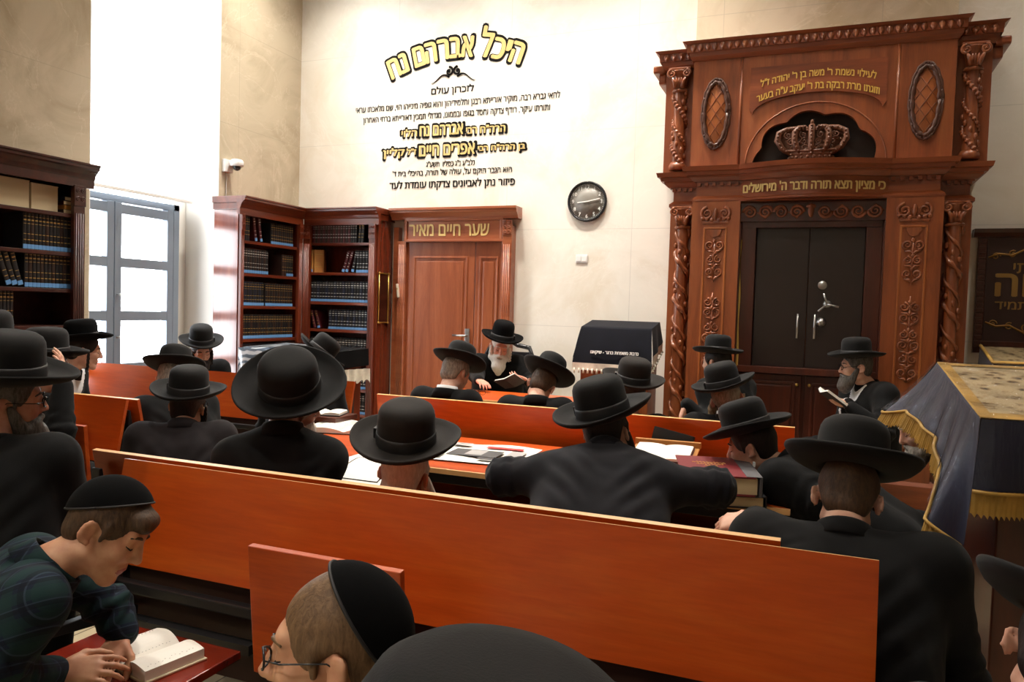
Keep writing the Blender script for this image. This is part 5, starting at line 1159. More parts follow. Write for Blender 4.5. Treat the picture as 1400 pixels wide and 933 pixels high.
# dark carved chair behind the white-bearded reader
ch = thing('carved_chair', 'dark carved chair behind the white-bearded reader', 'chair', (-2.72, 6.72, 0), 0)
b = MB(); b.box((0, -0.24, 0.20), (0.5, 0.46, 0.06), ch=0.02); b.build('seat', M['velvet_cap'], ch)
b = MB(); b.tube([(-0.23, 0, 0.3), (-0.24, 0.02, 0.95), (-0.20, 0.03, 1.04), (-0.08, 0.03, 1.06), (0, 0.03, 1.10), (0.08, 0.03, 1.06), (0.20, 0.03, 1.04), (0.24, 0.02, 0.95), (0.23, 0, 0.3)], 0.022, 8); b.box((0, 0.02, 0.68), (0.42, 0.03, 0.64), ch=0.01); b.build('backrest', M['black_plastic'], ch)
for sx in (-1, 1):
    for y in (-0.44, -0.02): b = MB(); b.tube([(sx*0.22, y, 0.18), (sx*0.225, y, 0)], [0.024, 0.018], 8); b.build('leg', M['black_plastic'], ch)
# ------------------------------------------------------------------ figures: a smooth blended surface per body / garment
class Field:
    def __init__(s, lo, hi, h):
        s.h = h; s.lo = np.array(lo, np.float32)-3*h; n = np.ceil((np.array(hi)-s.lo+3*h)/h).astype(int)+1
        s.n = n; s.V = np.full(tuple(n), 0.5, np.float32)
        s.ax = [s.lo[i]+h*np.arange(n[i], dtype=np.float32) for i in range(3)]
    def _sl(s, lo, hi, pad):
        i0 = np.clip(np.floor((np.array(lo)-pad-s.lo)/s.h).astype(int), 0, s.n-1); i1 = np.clip(np.ceil((np.array(hi)+pad-s.lo)/s.h).astype(int)+1, 1, s.n)
        if np.any(i1 <= i0): return None, None
        sl = tuple(slice(a, b) for a, b in zip(i0, i1))
        return sl, (s.ax[0][sl[0]][:, None, None], s.ax[1][sl[1]][None, :, None], s.ax[2][sl[2]][None, None, :])
    def _mix(s, sl, d, k, op):
        v = s.V[sl]
        if op == 'sub': d = -d; s.V[sl] = np.maximum(v, d)+(np.maximum(k-np.abs(v-d), 0)**2/(4*k) if k > 0 else 0)
        else: s.V[sl] = np.minimum(v, d)-(np.maximum(k-np.abs(v-d), 0)**2/(4*k) if k > 0 else 0)
    def cap(s, a, b, ra, rb=None, k=0.01, op='add'):
        a = np.array(a, np.float32); b = np.array(b, np.float32); rb = ra if rb is None else rb
        R = max(ra, rb); sl, X = s._sl(np.minimum(a, b)-R, np.maximum(a, b)+R, k+2*s.h)
        if sl is None: return
        ba = b-a; L = float(ba@ba)+1e-9
        t = np.clip(((X[0]-a[0])*ba[0]+(X[1]-a[1])*ba[1]+(X[2]-a[2])*ba[2])/L, 0, 1)
        d = np.sqrt((X[0]-a[0]-t*ba[0])**2+(X[1]-a[1]-t*ba[1])**2+(X[2]-a[2]-t*ba[2])**2)-(ra+(rb-ra)*t)
        s._mix(sl, d, k, op)
    def chain(s, pts, rs, k=0.01):
        for i in range(len(pts)-1): s.cap(pts[i], pts[i+1], rs[i], rs[i+1], k)
    def ell(s, c, r, R=None, k=0.01, op='add'):
        c = np.array(c, np.float32); r = np.array(r, np.float32); R = np.eye(3, dtype=np.float32) if R is None else np.array(R, np.float32)
        e = np.abs(R)@r; sl, X = s._sl(c-e, c+e, k+2*s.h)
        if sl is None: return
        x, y, z = X[0]-c[0], X[1]-c[1], X[2]-c[2]
        q = [(R[0, i]*x+R[1, i]*y+R[2, i]*z)/r[i] for i in range(3)]
        k0 = np.sqrt(q[0]**2+q[1]**2+q[2]**2); k1 = np.sqrt((q[0]/r[0])**2+(q[1]/r[1])**2+(q[2]/r[2])**2)+1e-9
        s._mix(sl, (k0*(k0-1)/k1).astype(np.float32), k, op)
    def plane_cut(s, p, n):
        """removes what lies on the +n side"""
        p = np.array(p, np.float32); n = np.array(n, np.float32)
        d = (s.ax[0][:, None, None]-p[0])*n[0]+(s.ax[1][None, :, None]-p[1])*n[1]+(s.ax[2][None, None, :]-p[2])*n[2]
        s.V = np.maximum(s.V, d)
    def mesh(s):
        V = s.V; S = V < 0; n = V.shape
        c = np.zeros((n[0]-1, n[1]-1, n[2]-1), np.uint8)
        for i in (0, 1):
            for j in (0, 1):
                for k in (0, 1): c += S[i:n[0]-1+i, j:n[1]-1+j, k:n[2]-1+k]
        ids = np.argwhere((c > 0) & (c < 8))
        idx = np.full(c.shape, -1, np.int32); idx[tuple(ids.T)] = np.arange(len(ids))
        P = np.zeros((len(ids), 3), np.float32); cnt = np.zeros(len(ids), np.float32)
        for ax in range(3):
            o1, o2 = [a for a in range(3) if a != ax]
            for p in (0, 1):
                for q in (0, 1):
                    A = ids.copy(); A[:, o1] += p; A[:, o2] += q; B = A.copy(); B[:, ax] += 1
                    va = V[tuple(A.T)]; vb = V[tuple(B.T)]; m = (va < 0) != (vb < 0)
                    t = np.where(m, va/np.where(m, va-vb, 1), 0)
                    Q = (A-ids).astype(np.float32); Q[:, ax] += t; P[m] += Q[m]; cnt[m] += 1
        P = s.lo+s.h*(ids+P/cnt[:, None]); F = []
        for ax in range(3):
            o1, o2 = [(1, 2), (2, 0), (0, 1)][ax]
            sa = [slice(1, -1)]*3; sb = [slice(1, -1)]*3; sa[ax] = slice(0, -1); sb[ax] = slice(1, None)
            a = S[tuple(sa)]; b_ = S[tuple(sb)]
            e = np.argwhere(a != b_)
            if len(e) == 0: continue
            fl = a[tuple(e.T)]; e = e+1; e[:, ax] -= 1
            def cell(d1, d2): q = e.copy(); q[:, o1] += d1; q[:, o2] += d2; return idx[tuple(q.T)]
            q = np.stack([cell(-1, -1), cell(0, -1), cell(0, 0), cell(-1, 0)], 1); q[~fl] = q[~fl][:, ::-1]; F.append(q)
        return P.astype(np.float64), np.concatenate(F)
def np_mesh(name, P, F, mats, parent, mi=None, smooth_it=1):
    """links vertices/quads as one mesh object under parent (whose transform is a pure translation)"""
    for _ in range(smooth_it):
        acc = np.zeros_like(P); cnt = np.zeros(len(P))
        for a in range(4):
            for b_ in ((a+1) % 4, (a+3) % 4): np.add.at(acc, F[:, a], P[F[:, b_]]); np.add.at(cnt, F[:, a], 1)
        P = P*0.5+0.5*acc/np.maximum(cnt, 1)[:, None]
    off = np.array(parent.location) if parent is not None else 0
    Q = (P-off).astype(np.float32)
    me = bpy.data.meshes.new(name); me.vertices.add(len(Q)); me.vertices.foreach_set('co', Q.ravel())
    me.loops.add(F.size); me.loops.foreach_set('vertex_index', F.ravel().astype(np.int32)); me.polygons.add(len(F))
    me.polygons.foreach_set('loop_start', np.arange(0, F.size, 4, dtype=np.int32)); me.polygons.foreach_set('loop_total', np.full(len(F), 4, np.int32))
    me.polygons.foreach_set('use_smooth', np.ones(len(F), bool))
    for m in (mats if isinstance(mats, (list, tuple)) else [mats]): me.materials.append(m)
    if mi is not None: me.polygons.foreach_set('material_index', mi.astype(np.int32))
    me.update(); me.validate()
    o = bpy.data.objects.new(name, me); COL.objects.link(o)
    if parent is not None: o.parent = parent
    return o
def wrinkle(P, amp, seed, sc=1.0, stretch=(1, 1, 0.45)):
    r = np.random.default_rng(seed); Q = P*np.array(stretch)*sc; d = np.zeros_like(P)
    for f in (9, 17, 29):
        for _ in range(3):
            k = r.normal(size=3); k *= f/np.linalg.norm(k); ph = r.uniform(0, 6.28)
            w = np.sin(Q@k+ph+1.5*np.sin(Q@(k[[1, 2, 0]]*0.5)+ph*2)); dr = r.normal(size=3)
            d += (dr/np.linalg.norm(dr))*(w*(9/f)**0.8)[:, None]
    return P+d*amp/3
def unit(v): v = np.array(v, float); return v/np.linalg.norm(v)
def rotx(a): c, s = math.cos(a), math.sin(a); return np.array([[1, 0, 0], [0, c, -s], [0, s, c]])
def rotz(a): c, s = math.cos(a), math.sin(a); return np.array([[c, -s, 0], [s, c, 0], [0, 0, 1]])
def ik(a, t, l1, l2, pole):
    a, t = np.array(a, float), np.array(t, float); d = t-a; D = np.linalg.norm(d); L = min(D, (l1+l2)*0.995)
    if D > L: t = a+d/D*L
    u = d/D; x = (l1*l1-l2*l2+L*L)/(2*L); h = math.sqrt(max(l1*l1-x*x, 0)); p = np.array(pole, float); p = p-u*(p@u)
    return a+u*x+unit(p)*h, t
def hand_sdf(f, wrist, d, n, side, curl, s=1.0, thumb=0.6, spread=0.06, k=0.006):
    """d: along the hand, n: direction the palm faces, side: +1 if the thumb lies on +lat"""
    d = unit(d); n = unit(np.array(n)-d*(np.array(n)@d)); lat = np.cross(n, d)*side
    kn = [wrist+d*(0.092-0.006*abs(i-1.2))*s+lat*(0.031-0.0205*i)*s for i in range(4)]
    for i in range(4): f.cap(wrist+lat*(0.016-0.011*i)*s, kn[i], 0.0145*s, 0.0105*s, 0.012)
    f.ell(wrist+d*0.05*s+n*0.004*s, np.array([0.036, 0.05, 0.0145])*s, np.stack([lat, d, n], 1), 0.012)
    tips = []
    for i, ln in enumerate((0.072, 0.080, 0.075, 0.060)):
        a = 0.0; p = kn[i]; c = curl*(1+0.12*i); dirs = d+lat*spread*(1.5-i); dirs = unit(dirs)
        for j, (fr, rr) in enumerate(((0.46, 0.0092), (0.30, 0.0082), (0.24, 0.0074))):
            a += c*(0.55, 1.0, 0.7)[j]; q = p+(dirs*math.cos(a)+n*math.sin(a))*ln*fr*s; r1 = (0.0086, 0.0077, 0.0066)[j]
            f.cap(p, q, rr*s*(0.92 if i == 3 else 1), r1*s*(0.92 if i == 3 else 1), 0.003); p = q
        tips.append(p)
    t0 = wrist+d*0.024*s+lat*0.026*s; t1 = t0+(d*0.62+lat*0.70+n*0.30)*0.042*s; dd = unit(d*0.9+lat*(0.5-0.5*thumb)+n*0.55*thumb); t2 = t1+dd*0.034*s; t3 = t2+unit(dd+n*0.25*thumb-lat*0.1)*0.028*s
    f.chain([t0, t1, t2, t3], [0.0155*s, 0.0118*s, 0.0102*s, 0.0082*s], 0.006)
def head_sdf(f, H, R, s, child=False, fine=True):
    def L(x, y, z): return H+R@(np.array([x, y, z])*s)
    f.ell(L(0, -0.012, 0.035), np.array([0.074, 0.094, 0.088])*s, R, 0.02)
    f.ell(L(0, 0.022, -0.03), np.array([0.060, 0.068, 0.082])*s, R, 0.02)
    for e in (-1, 1):
        f.cap(L(e*0.046, 0.0, -0.06), L(e*0.016, 0.062, -0.10), 0.020*s, 0.018*s, 0.02)
        f.ell(L(e*0.034, 0.062, -0.022), np.array([0.022, 0.022, 0.02])*s, R, 0.02)
    f.ell(L(0, 0.070, -0.100), np.array([0.020, 0.018, 0.018])*s, R, 0.018)
    f.cap(L(-0.034, 0.074, 0.030), L(0.034, 0.074, 0.030), 0.014*s, 0.014*s, 0.018)
    f.ell(L(0, 0.078, 0.015), np.array([0.03, 0.014, 0.03])*s, R, 0.012)
    for e in (-1, 1):
        f.ell(L(e*0.031, 0.096, 0.006), np.array([0.018, 0.014, 0.011])*s, R, 0.010, 'sub')
        f.ell(L(e*0.031, 0.0745, 0.005), np.array([0.0145, 0.0125, 0.0125])*s, R, 0.003)
        f.cap(L(e*0.044, 0.071, 0.014), L(e*0.019, 0.081, 0.013), 0.0045*s, 0.0045*s, 0.006)
    f.chain([L(0, 0.085, 0.018), L(0, 0.096, -0.004), L(0, 0.108, -0.026)], [0.0085*s, 0.0095*s, 0.0125*s], 0.010)
    for e in (-1, 1): f.ell(L(e*0.0125, 0.095, -0.031), np.array([0.0085, 0.011, 0.008])*s, R, 0.006); f.ell(L(e*0.006, 0.101, -0.0405), np.array([0.0035, 0.005, 0.004])*s, R, 0.002, 'sub')
    f.ell(L(0, 0.080, -0.062), np.array([0.026, 0.014, 0.018])*s, R, 0.012)
    f.cap(L(-0.018, 0.083, -0.0605), L(0.018, 0.083, -0.0605), 0.0052*s, 0.0052*s, 0.006); f.cap(L(0, 0.091, -0.060), L(0, 0.091, -0.060), 0.006*s, 0.006*s, 0.008)
    f.cap(L(-0.014, 0.083, -0.0745), L(0.014, 0.083, -0.0745), 0.0068*s, 0.0068*s, 0.005)
    f.cap(L(-0.021, 0.0945, -0.0672), L(0.021, 0.0945, -0.0672), 0.0026*s, 0.0026*s, 0.002, 'sub')
    for e in (-1, 1):                                               # ears
        Re = R@rotz(e*0.65); c = L(e*0.084, -0.016, -0.004)
        f.ell(c, np.array([0.0075, 0.021, 0.032])*s, Re, 0.006); f.ell(L(e*0.092, -0.008, 0.001), np.array([0.008, 0.0095, 0.015])*s, Re, 0.004, 'sub')
        f.ell(L(e*0.081, -0.003, -0.028), np.array([0.006, 0.008, 0.009])*s, R, 0.005)
HATP = [(0.0, 0.055), (0.070, 0.05), (0.077, 0.0), (0.10, -0.003), (0.14, -0.001), (0.168, 0.007), (0.181, 0.016), (0.1865, 0.023), (0.1855, 0.029), (0.180, 0.0285), (0.166, 0.017), (0.14, 0.008), (0.108, 0.006), (0.1005, 0.010),
        (0.0985, 0.03), (0.0975, 0.06), (0.0965, 0.092), (0.0935, 0.112), (0.086, 0.127), (0.072, 0.137), (0.05, 0.1415), (0.025, 0.1425), (0.0, 0.1425)]
def make_hat(parent, pos, R, sc, m, crown=1.0, curl=1.0, flat=0.0, wide=1.0):
    t = MB(); n = 48; vs = []; off = np.array(parent.location)
    for r, z in HATP:
        for i in range(n):
            a = 2*PI*i/n; z2 = z*(crown if z > 0.03 else 1.0)
            rr = r*(1+(wide-1)*min(1, max(0, (r-0.1)/0.08)))
            if z > 0.05 and r < 0.1 and flat: rr = rr*(1-flat*0.06*(z-0.05)/0.09)
            x, y = rr*math.cos(a)*0.965, rr*math.sin(a)*1.05
            if r > 0.1: e = (r-0.1)/0.086; z2 += e*e*(0.016*curl*(math.cos(a)**2)-0.006*curl*math.sin(a)**2)
            p = pos+R@(np.array([x, y, z2])*sc)-off; vs.append(tuple(p))
    fs = [(j*n+i, j*n+(i+1) % n, (j+1)*n+(i+1) % n, (j+1)*n+i) for j in range(len(HATP)-1) for i in range(n)]
    t.add(vs, fs, 0, None, True); o = t.build('hat', m, parent)
    t = MB(); vs = []
    for r, z in ((0.1015, 0.009), (0.1022, 0.022), (0.1012, 0.040), (0.0995, 0.047), (0.097, 0.047)):
        for i in range(n): a = 2*PI*i/n; vs.append(tuple(pos+R@(np.array([r*math.cos(a)*0.965, r*math.sin(a)*1.05, z])*sc)-off))
    t.add(vs, [(j*n+i, j*n+(i+1) % n, (j+1)*n+(i+1) % n, (j+1)*n+i) for j in range(4) for i in range(n)], 0, None, True)
    t.box((0, 0, 0), (0.012*sc, 0.045*sc, 0.036*sc), 0, Matrix.Translation(Vector(pos+R@(np.array([-0.102, 0, 0.027])*sc)-off)) @ Matrix(R.tolist()).to_4x4(), ch=0.003)
    t.build('hat_band', M['band'], o); return o
def person(label, px, zc, yaw, tilt=(0, 0), hb=0.0, s=1.0, lean=22, by=None, suit='suit', hat='hat', hatm='felt', hs=1.0, crown=1.0, curl=1.0, flat=0.0, wide=1.0, hair='hair_black', skin='skin', beard=None,
           payot=None, glasses=False, arms=None, h=0.009, hc=0.012, collar=True, group=None, legs=True, elbows=None, wrk=0.006, cap=None, brows=True, tors=0.5, shw=0.185, hip=None, curlh=0.5, hairlen=0.0, cuff=True, bulk=1.0, palms=None, hunch=0.45, vneck=0.0, drop=0.078, shz=-0.03, foot=0.36, vw=0.07, forelock=False):
    seed = int(px[0]*7+px[1])
    hp = deep(px[0], px[1], zc); hv = unit((hp[0], hp[1], 0)); vr = np.array([hv[1], -hv[0], 0.0])
    def vdir(a): a = math.radians(a); return hv*math.cos(a)+vr*math.sin(a)
    up = unit(np.array([0, 0, 1.0])+vr*tilt[0]-hv*tilt[1]); fw = vdir(yaw); fw = unit(fw-up*(fw@up)); Rhat = np.stack([np.cross(fw, up), fw, up], 1)
    Rh = Rhat@rotx(-math.radians(hb))
    H = hp-Rhat@(np.array([0, 0, drop])*s)+Rh@(np.array([0, 0.004, 0.0])*s) if hat else hp
    bf = vdir(by if by is not None else yaw); br = np.array([bf[1], -bf[0], 0.0]); ln = math.radians(lean)
    tu = np.array([0, 0, math.cos(ln)])+bf*math.sin(ln)
    nd_ = unit(np.array([0, 0, -1.0])*max(0.05, 1.0-0.75*hunch)-bf*(0.12+0.75*hunch))
    nb = H+Rh@(np.array([0, -0.022, -0.050])*s)+nd_*0.112*s
    hips = nb-tu*tors*s if hip is None else np.array(hip, float)
    hips[2] = max(hips[2], 0.14)
    tu = unit(nb-hips)
    tf = unit(np.cross(tu, br)) if np.cross(tu, br)@bf > 0 else -unit(np.cross(tu, br))
    P = lambda x, y, z: nb+(br*x+tf*y+tu*z)*s                       # torso frame from the neck base
    root = thing('person', label, 'person', (float(hips[0]), float(hips[1]), 0.0), group=group)
    # arms
    A = []
    for e in (-1, 1):
        sh = P(e*shw, -0.005, shz)
        tgt = None
        if arms and arms.get(e) is not None: tgt = np.array(arms[e], float)
        else: tgt = P(e*0.10, 0.34, -0.30)
        if elbows and elbows.get(e) is not None:
            el = np.array(elbows[e], float); el = sh+unit(el-sh)*min(0.31*s, np.linalg.norm(el-sh)); wr = el+unit(tgt-el)*min(0.265*s, np.linalg.norm(tgt-el))
        else: el, wr = ik(sh, tgt, 0.30*s, 0.26*s, br*e*0.7-np.array([0, 0, 1.0])-tf*0.3)
        A.append((sh, el, wr))
    K = []
    for e in (-1, 1):
        hj = hips+br*e*0.09*s; ft = hj+bf*foot*s; ft[2] = 0.07; kn, ft = ik(hj, ft, 0.42*s, 0.41*s, bf+np.array([0, 0, 1.2])); K.append((hj, kn, ft))
    pts = np.array([H, hips, nb]+[q for a in A for q in a]+([q for k_ in K for q in k_] if legs else [])); lo, hi = pts.min(0)-0.24*s, pts.max(0)+0.24*s; lo[2] = max(lo[2], -0.02)
    # body: one continuous skin
    f = Field(lo, hi, h); head_sdf(f, H, Rh, s)
    f.chain([H+Rh@(np.array([0, -0.022, -0.055])*s), nb+tu*0.01, P(0, 0, -0.06)], [0.053*s, 0.055*s, 0.07*s], 0.025)
    for x in (-0.07, 0.07): f.cap(P(x, 0.01, -0.13), hips+br*x*s+tu*0.05, 0.10*s, 0.115*s, 0.05)
    for i, (sh, el, wr) in enumerate(A):
        e = (-1, 1)[i]; f.cap(P(e*0.05, 0, -0.05), sh, 0.05*s, 0.05*s, 0.03); f.chain([sh, el, wr], [0.048*s, 0.040*s, 0.026*s], 0.02)
        fd = unit(wr-el); pn = np.array(palms[e], float) if palms and palms.get(e) is not None else (np.array([0, 0, -1.0])+0.3*br*(-e))
        hd = fd
        if palms and palms.get(('d', e)) is not None: hd = unit(palms[('d', e)])
        sd = 1 if (np.cross(unit(pn-hd*(pn@hd)), hd)@(-br*e)) > 0 else -1
        hand_sdf(f, wr+hd*0.012*s, hd, pn, sd, curlh, s*0.98)
    if legs:
        for hj, kn, ft in K: f.chain([hj, kn, ft], [0.085*s, 0.055*s, 0.038*s], 0.03); f.cap(ft, ft+bf*0.15*s-np.array([0, 0, 0.025]), 0.036*s, 0.028*s, 0.02)
    Pm, Fm = f.mesh(); cen = Pm[Fm].mean(1); lc = ((cen-H)@Rh)/s
    lip = (((lc[:, 0]/0.024)**2+((lc[:, 2]+0.067)/0.0125)**2) < 1) & (lc[:, 1] > 0.078)
    np_mesh('body', Pm, Fm, [M[skin], M['lip']], root, lip.astype(np.int32))
    off = np.array(root.location)
    def Lh(x, y, z): return H+Rh@(np.array([x, y, z])*s)
    # hair
    if hair:
        g_ = Field(H-0.2*s, H+0.2*s, 0.0055); g_.ell(Lh(0, -0.014, 0.036), np.array([0.081, 0.0995, 0.094])*s, Rh, 0.004)
        g_.ell(Lh(0, -0.055, -0.025-hairlen), np.array([0.062, 0.048, 0.05+hairlen])*s, Rh, 0.02)
        g_.ell(Lh(0, 0.085, -0.045), np.array([0.070, 0.075, 0.105])*s, Rh, 0.006, 'sub')
        for e in (-1, 1):
            g_.ell(Lh(e*0.085, 0.0, -0.045), np.array([0.05, 0.042, 0.062])*s, Rh, 0.006, 'sub'); g_.ell(Lh(e*0.08, -0.012, -0.006), np.array([0.02, 0.022, 0.032])*s, Rh, 0.004, 'sub')
            if not payot: g_.cap(Lh(e*0.073, 0.022, 0.03), Lh(e*0.071, 0.020, -0.012), 0.009*s, 0.006*s, 0.006)
        if forelock: g_.ell(Lh(0, 0.066, 0.072), np.array([0.058, 0.034, 0.026])*s, Rh, 0.015); g_.ell(Lh(0.02, 0.078, 0.058), np.array([0.038, 0.022, 0.018])*s, Rh, 0.012)
        q, F_ = g_.mesh(); q = wrinkle(q, 0.0025, seed, 4.0, (1, 1, 0.35)); np_mesh('hair', q, F_, M[hair], root, None, 1)
    if payot:
        cm, ln_, rr = payot
        for e in (-1, 1):
            t = MB(); st = Lh(e*0.078, 0.018, 0.01)
            for k in range(3):
                path = []
                for i in range(26):
                    u = i/25; a = 10*u+k*2.1; path.append(tuple(st+np.array([0, 0, -ln_*u])+Rh@np.array([e*0.004, 0.004-0.008*u, 0])+br*math.cos(a)*rr*0.7*min(1, 3*u)+tf*math.sin(a)*rr*0.7*min(1, 3*u)-off))
                t.tube(path, [rr*(0.8-0.35*i/25) for i in range(26)], 6)
            t.build('sidelock', M[cm], root)
    if beard:
        cm, bl = beard[:2]; bw = beard[2] if len(beard) > 2 else 1.0; g_ = Field(H-np.array([0.22, 0.22, 0.45])*s, H+0.2*s, 0.0055)
        dn = np.array([0, 0, -1.0]); c0 = Lh(0, 0.062, -0.095)
        g_.ell(c0, np.array([0.056*bw, 0.040, 0.042])*s, Rh, 0.01)
        for e in (-1, 1): g_.cap(Lh(e*0.071, 0.012, -0.015), Lh(e*0.052*bw, 0.042, -0.085), 0.013*s*bw, 0.026*s*bw, 0.02); g_.cap(Lh(0, 0.097, -0.052), Lh(e*0.034, 0.080, -0.068), 0.009*s, 0.010*s, 0.01)
        g_.chain([c0, c0+dn*bl*0.5+Rh[:, 1]*0.01, c0+dn*bl+Rh[:, 1]*0.005], [0.05*s*bw, 0.048*s*bw, 0.024*s*bw], 0.02)
        g_.ell(Lh(0, 0.105, -0.070), np.array([0.022, 0.016, 0.010])*s, Rh, 0.006, 'sub')
        q, F_ = g_.mesh(); q = wrinkle(q, 0.0065, seed+1, 3.2, (1, 1, 0.3)); np_mesh('beard', q, F_, M[cm], root, None, 1)
    if brows:
        for e in (-1, 1):
            t = MB(); t.tube([tuple(Lh(e*x, y, z)-off) for x, y, z in ((0.014, 0.0925, 0.027), (0.026, 0.0915, 0.031), (0.038, 0.0855, 0.031), (0.049, 0.0745, 0.025))], [0.003*s, 0.0045*s, 0.004*s, 0.002*s], 6)
            t.build('eyebrow', M[hair] if hair else M['hair_black'], root)
        for e in (-1, 1):
            t = MB(); t.tube([tuple(Lh(e*x, y, z)-off) for x, y, z in ((0.018, 0.0825, 0.0), (0.025, 0.0872, -0.004), (0.033, 0.0872, -0.0045), (0.041, 0.0815, -0.0005), (0.046, 0.075, 0.002))], [0.0008*s, 0.0016*s, 0.0018*s, 0.0018*s, 0.001*s], 5)
            t.build('eyelashes', M['hair_black'], root)
    if glasses:
        t = MB()
        for e in (-1, 1):
            t.tube([tuple(Lh(e*0.031+0.0205*math.cos(a), 0.106-0.008*abs(math.cos(a)), 0.002+0.016*math.sin(a))-off) for a in [2*PI*i/20 for i in range(21)]], 0.0019*s, 6)
            t.tube([tuple(Lh(e*0.051, 0.098, 0.005)-off), tuple(Lh(e*0.074, 0.07, 0.008)-off), tuple(Lh(e*0.081, 0.0, 0.012)-off), tuple(Lh(e*0.081, -0.02, 0.0)-off)], 0.0014*s, 6)
        t.tube([tuple(Lh(-0.011, 0.106, 0.006)-off), tuple(Lh(0, 0.111, 0.009)-off), tuple(Lh(0.011, 0.106, 0.006)-off)], 0.0014*s, 6)
        gl_ = t.build('eyeglasses', M['black_plastic'], root)
        t = MB()
        for e in (-1, 1): t.add([tuple(Lh(e*0.031+0.0195*math.cos(a), 0.1055-0.008*abs(math.cos(a)), 0.002+0.0152*math.sin(a))-off) for a in [2*PI*i/20 for i in range(20)]], [tuple(range(20))])
        t.build('lens', M['plastic'], gl_, normals=False)
    # coat
    f = Field(lo-0.02, hi+0.02, hc); B_ = bulk
    for x in (-0.085, 0.085):
        f.cap(P(x, 0.0, -0.13), hips+br*x*s+tu*0.02, 0.115*s*B_, 0.132*s*B_, 0.08); f.cap(P(x*0.9, -0.03, -0.13), P(x, -0.02, -0.30), 0.09*s*B_, 0.10*s*B_, 0.06)
    for i, (sh, el, wr) in enumerate(A):
        e = (-1, 1)[i]; f.cap(sh*0.88+P(0, 0, -0.1)*0.12, hips+br*e*0.10*s+tu*0.12, 0.060*s*B_, 0.10*s*B_, 0.07)
    f.cap(P(-0.02, -0.01, -0.035), P(0.02, -0.01, -0.035), 0.068*s, 0.068*s, 0.05)
    for i, (sh, el, wr) in enumerate(A):
        e = (-1, 1)[i]; f.cap(P(e*0.03, -0.012, -0.035), sh, 0.060*s*B_, 0.066*s*B_, 0.06)
        we = wr-unit(wr-el)*0.01; f.chain([sh, el], [0.068*s*B_, 0.058*s*B_], 0.045); f.chain([el, we], [0.062*s*B_, 0.046*s], 0.03)
    if legs:
        for hj, kn, ft in K: f.cap(hj, hj+(kn-hj)*0.8, 0.115*s, 0.09*s, 0.06)
    def VN(q, F_):
        if not vneck: return None
        lc = (q[F_].mean(1)-nb)/s; x, y, z = lc@br, lc@tf, lc@tu
        return ((y > 0.03) & (z > -vneck) & (z < 0.03) & (np.abs(x) < vw*(z+vneck)/vneck)).astype(np.int32)
    q, F_ = f.mesh(); rr_ = np.random.default_rng(seed+9)
    for sh, el, wr in A:                                            # sleeve folds gathered at the elbow and running up to the shoulder
        for a, c, w0 in ((sh, el, 1.0), (el, wr, 0.0)):
            L_ = np.linalg.norm(c-a)+1e-6; u = (c-a)/L_; rel = q-a; t = rel@u; rad = rel-t[:, None]*u; d = np.linalg.norm(rad, axis=1)+1e-6
            n1 = unit(np.cross(u, [0.3, 0.5, 0.8])); n2 = np.cross(u, n1); ang = np.arctan2(rad@n2, rad@n1); ph = rr_.uniform(0, 6.28, 3)
            wn = np.exp(-((t/L_-w0)/0.42)**2)*((t > -0.05) & (t < L_+0.05))*np.clip((0.115*s-d)/0.03, 0, 1)
            fold = np.sin(2*PI*t/0.052+1.6*np.sin(ang+ph[0])+ph[1])+0.5*np.sin(2*PI*t/0.031+2.2*np.sin(2*ang+ph[2]))
            q = q+(rad/d[:, None])*(0.0050*s*wn*fold)[:, None]
    lt = (q-nb)/s; zx, zz, zy = lt@br, lt@tu, lt@tf                 # drag lines from the armpits across the back
    for e in (-1, 1):
        wn = np.exp(-((zx-e*0.13)/0.075)**2-((zz+0.2)/0.13)**2)*(zy < 0.06)
        q = q-tf[None, :]*(0.006*s*wn*np.sin(2*PI*(zz*0.8-e*zx*0.9)/0.075+seed % 7))[:, None]
    q = wrinkle(q, wrk, seed+2); q = wrinkle(q, wrk*0.4, seed+3, 2.6)
    coat = np_mesh('coat' if suit in ('suit', 'suit_grey', 'suit_brown') else 'shirt', q, F_, [M[suit], M['shirt']], root, VN(q, F_), 2)
    upc = unit(tu*0.75+unit(H-nb)*0.5); rt = br; fc = unit(np.cross(upc, rt)); fc = fc if fc@tf > 0 else -fc
    Rc = Matrix(np.stack([rt, np.cross(upc, rt), upc], 1).tolist()).to_4x4()
    if collar:
        t = MB(); t.lathe([(0.071, -0.030), (0.062, 0.014), (0.0635, 0.020), (0.067, 0.021), (0.070, 0.014), (0.086, -0.034)], 28, M=Matrix.Translation(Vector(nb+upc*0.018*s-tf*0.004*s-off)) @ Rc, sx=s*1.1, sy=s*1.16); t.build('collar', M[suit], coat)
        if collar == 'white':
            t = MB(); t.lathe([(0.0605, -0.01), (0.0585, 0.030), (0.0615, 0.031), (0.0645, -0.01)], 28, M=Matrix.Translation(Vector(nb+upc*0.026*s-off)) @ Rc, sx=s*1.06, sy=s*1.12); t.build('shirt_collar', M['shirt'], coat)
    if cuff:
        for sh, el, wr in A:
            d = unit(wr-el); t = MB(); Z = Vector(d).to_track_quat('Z', 'Y').to_matrix().to_4x4()
            t.lathe([(0.034*s, -0.03), (0.0345*s, 0.004), (0.031*s, 0.006), (0.029*s, -0.02)], 20, M=Matrix.Translation(Vector(wr-off)) @ Z); t.build('shirt_cuff', M['shirt'] if suit in ('suit', 'suit_grey', 'suit_brown') else M[suit], coat)
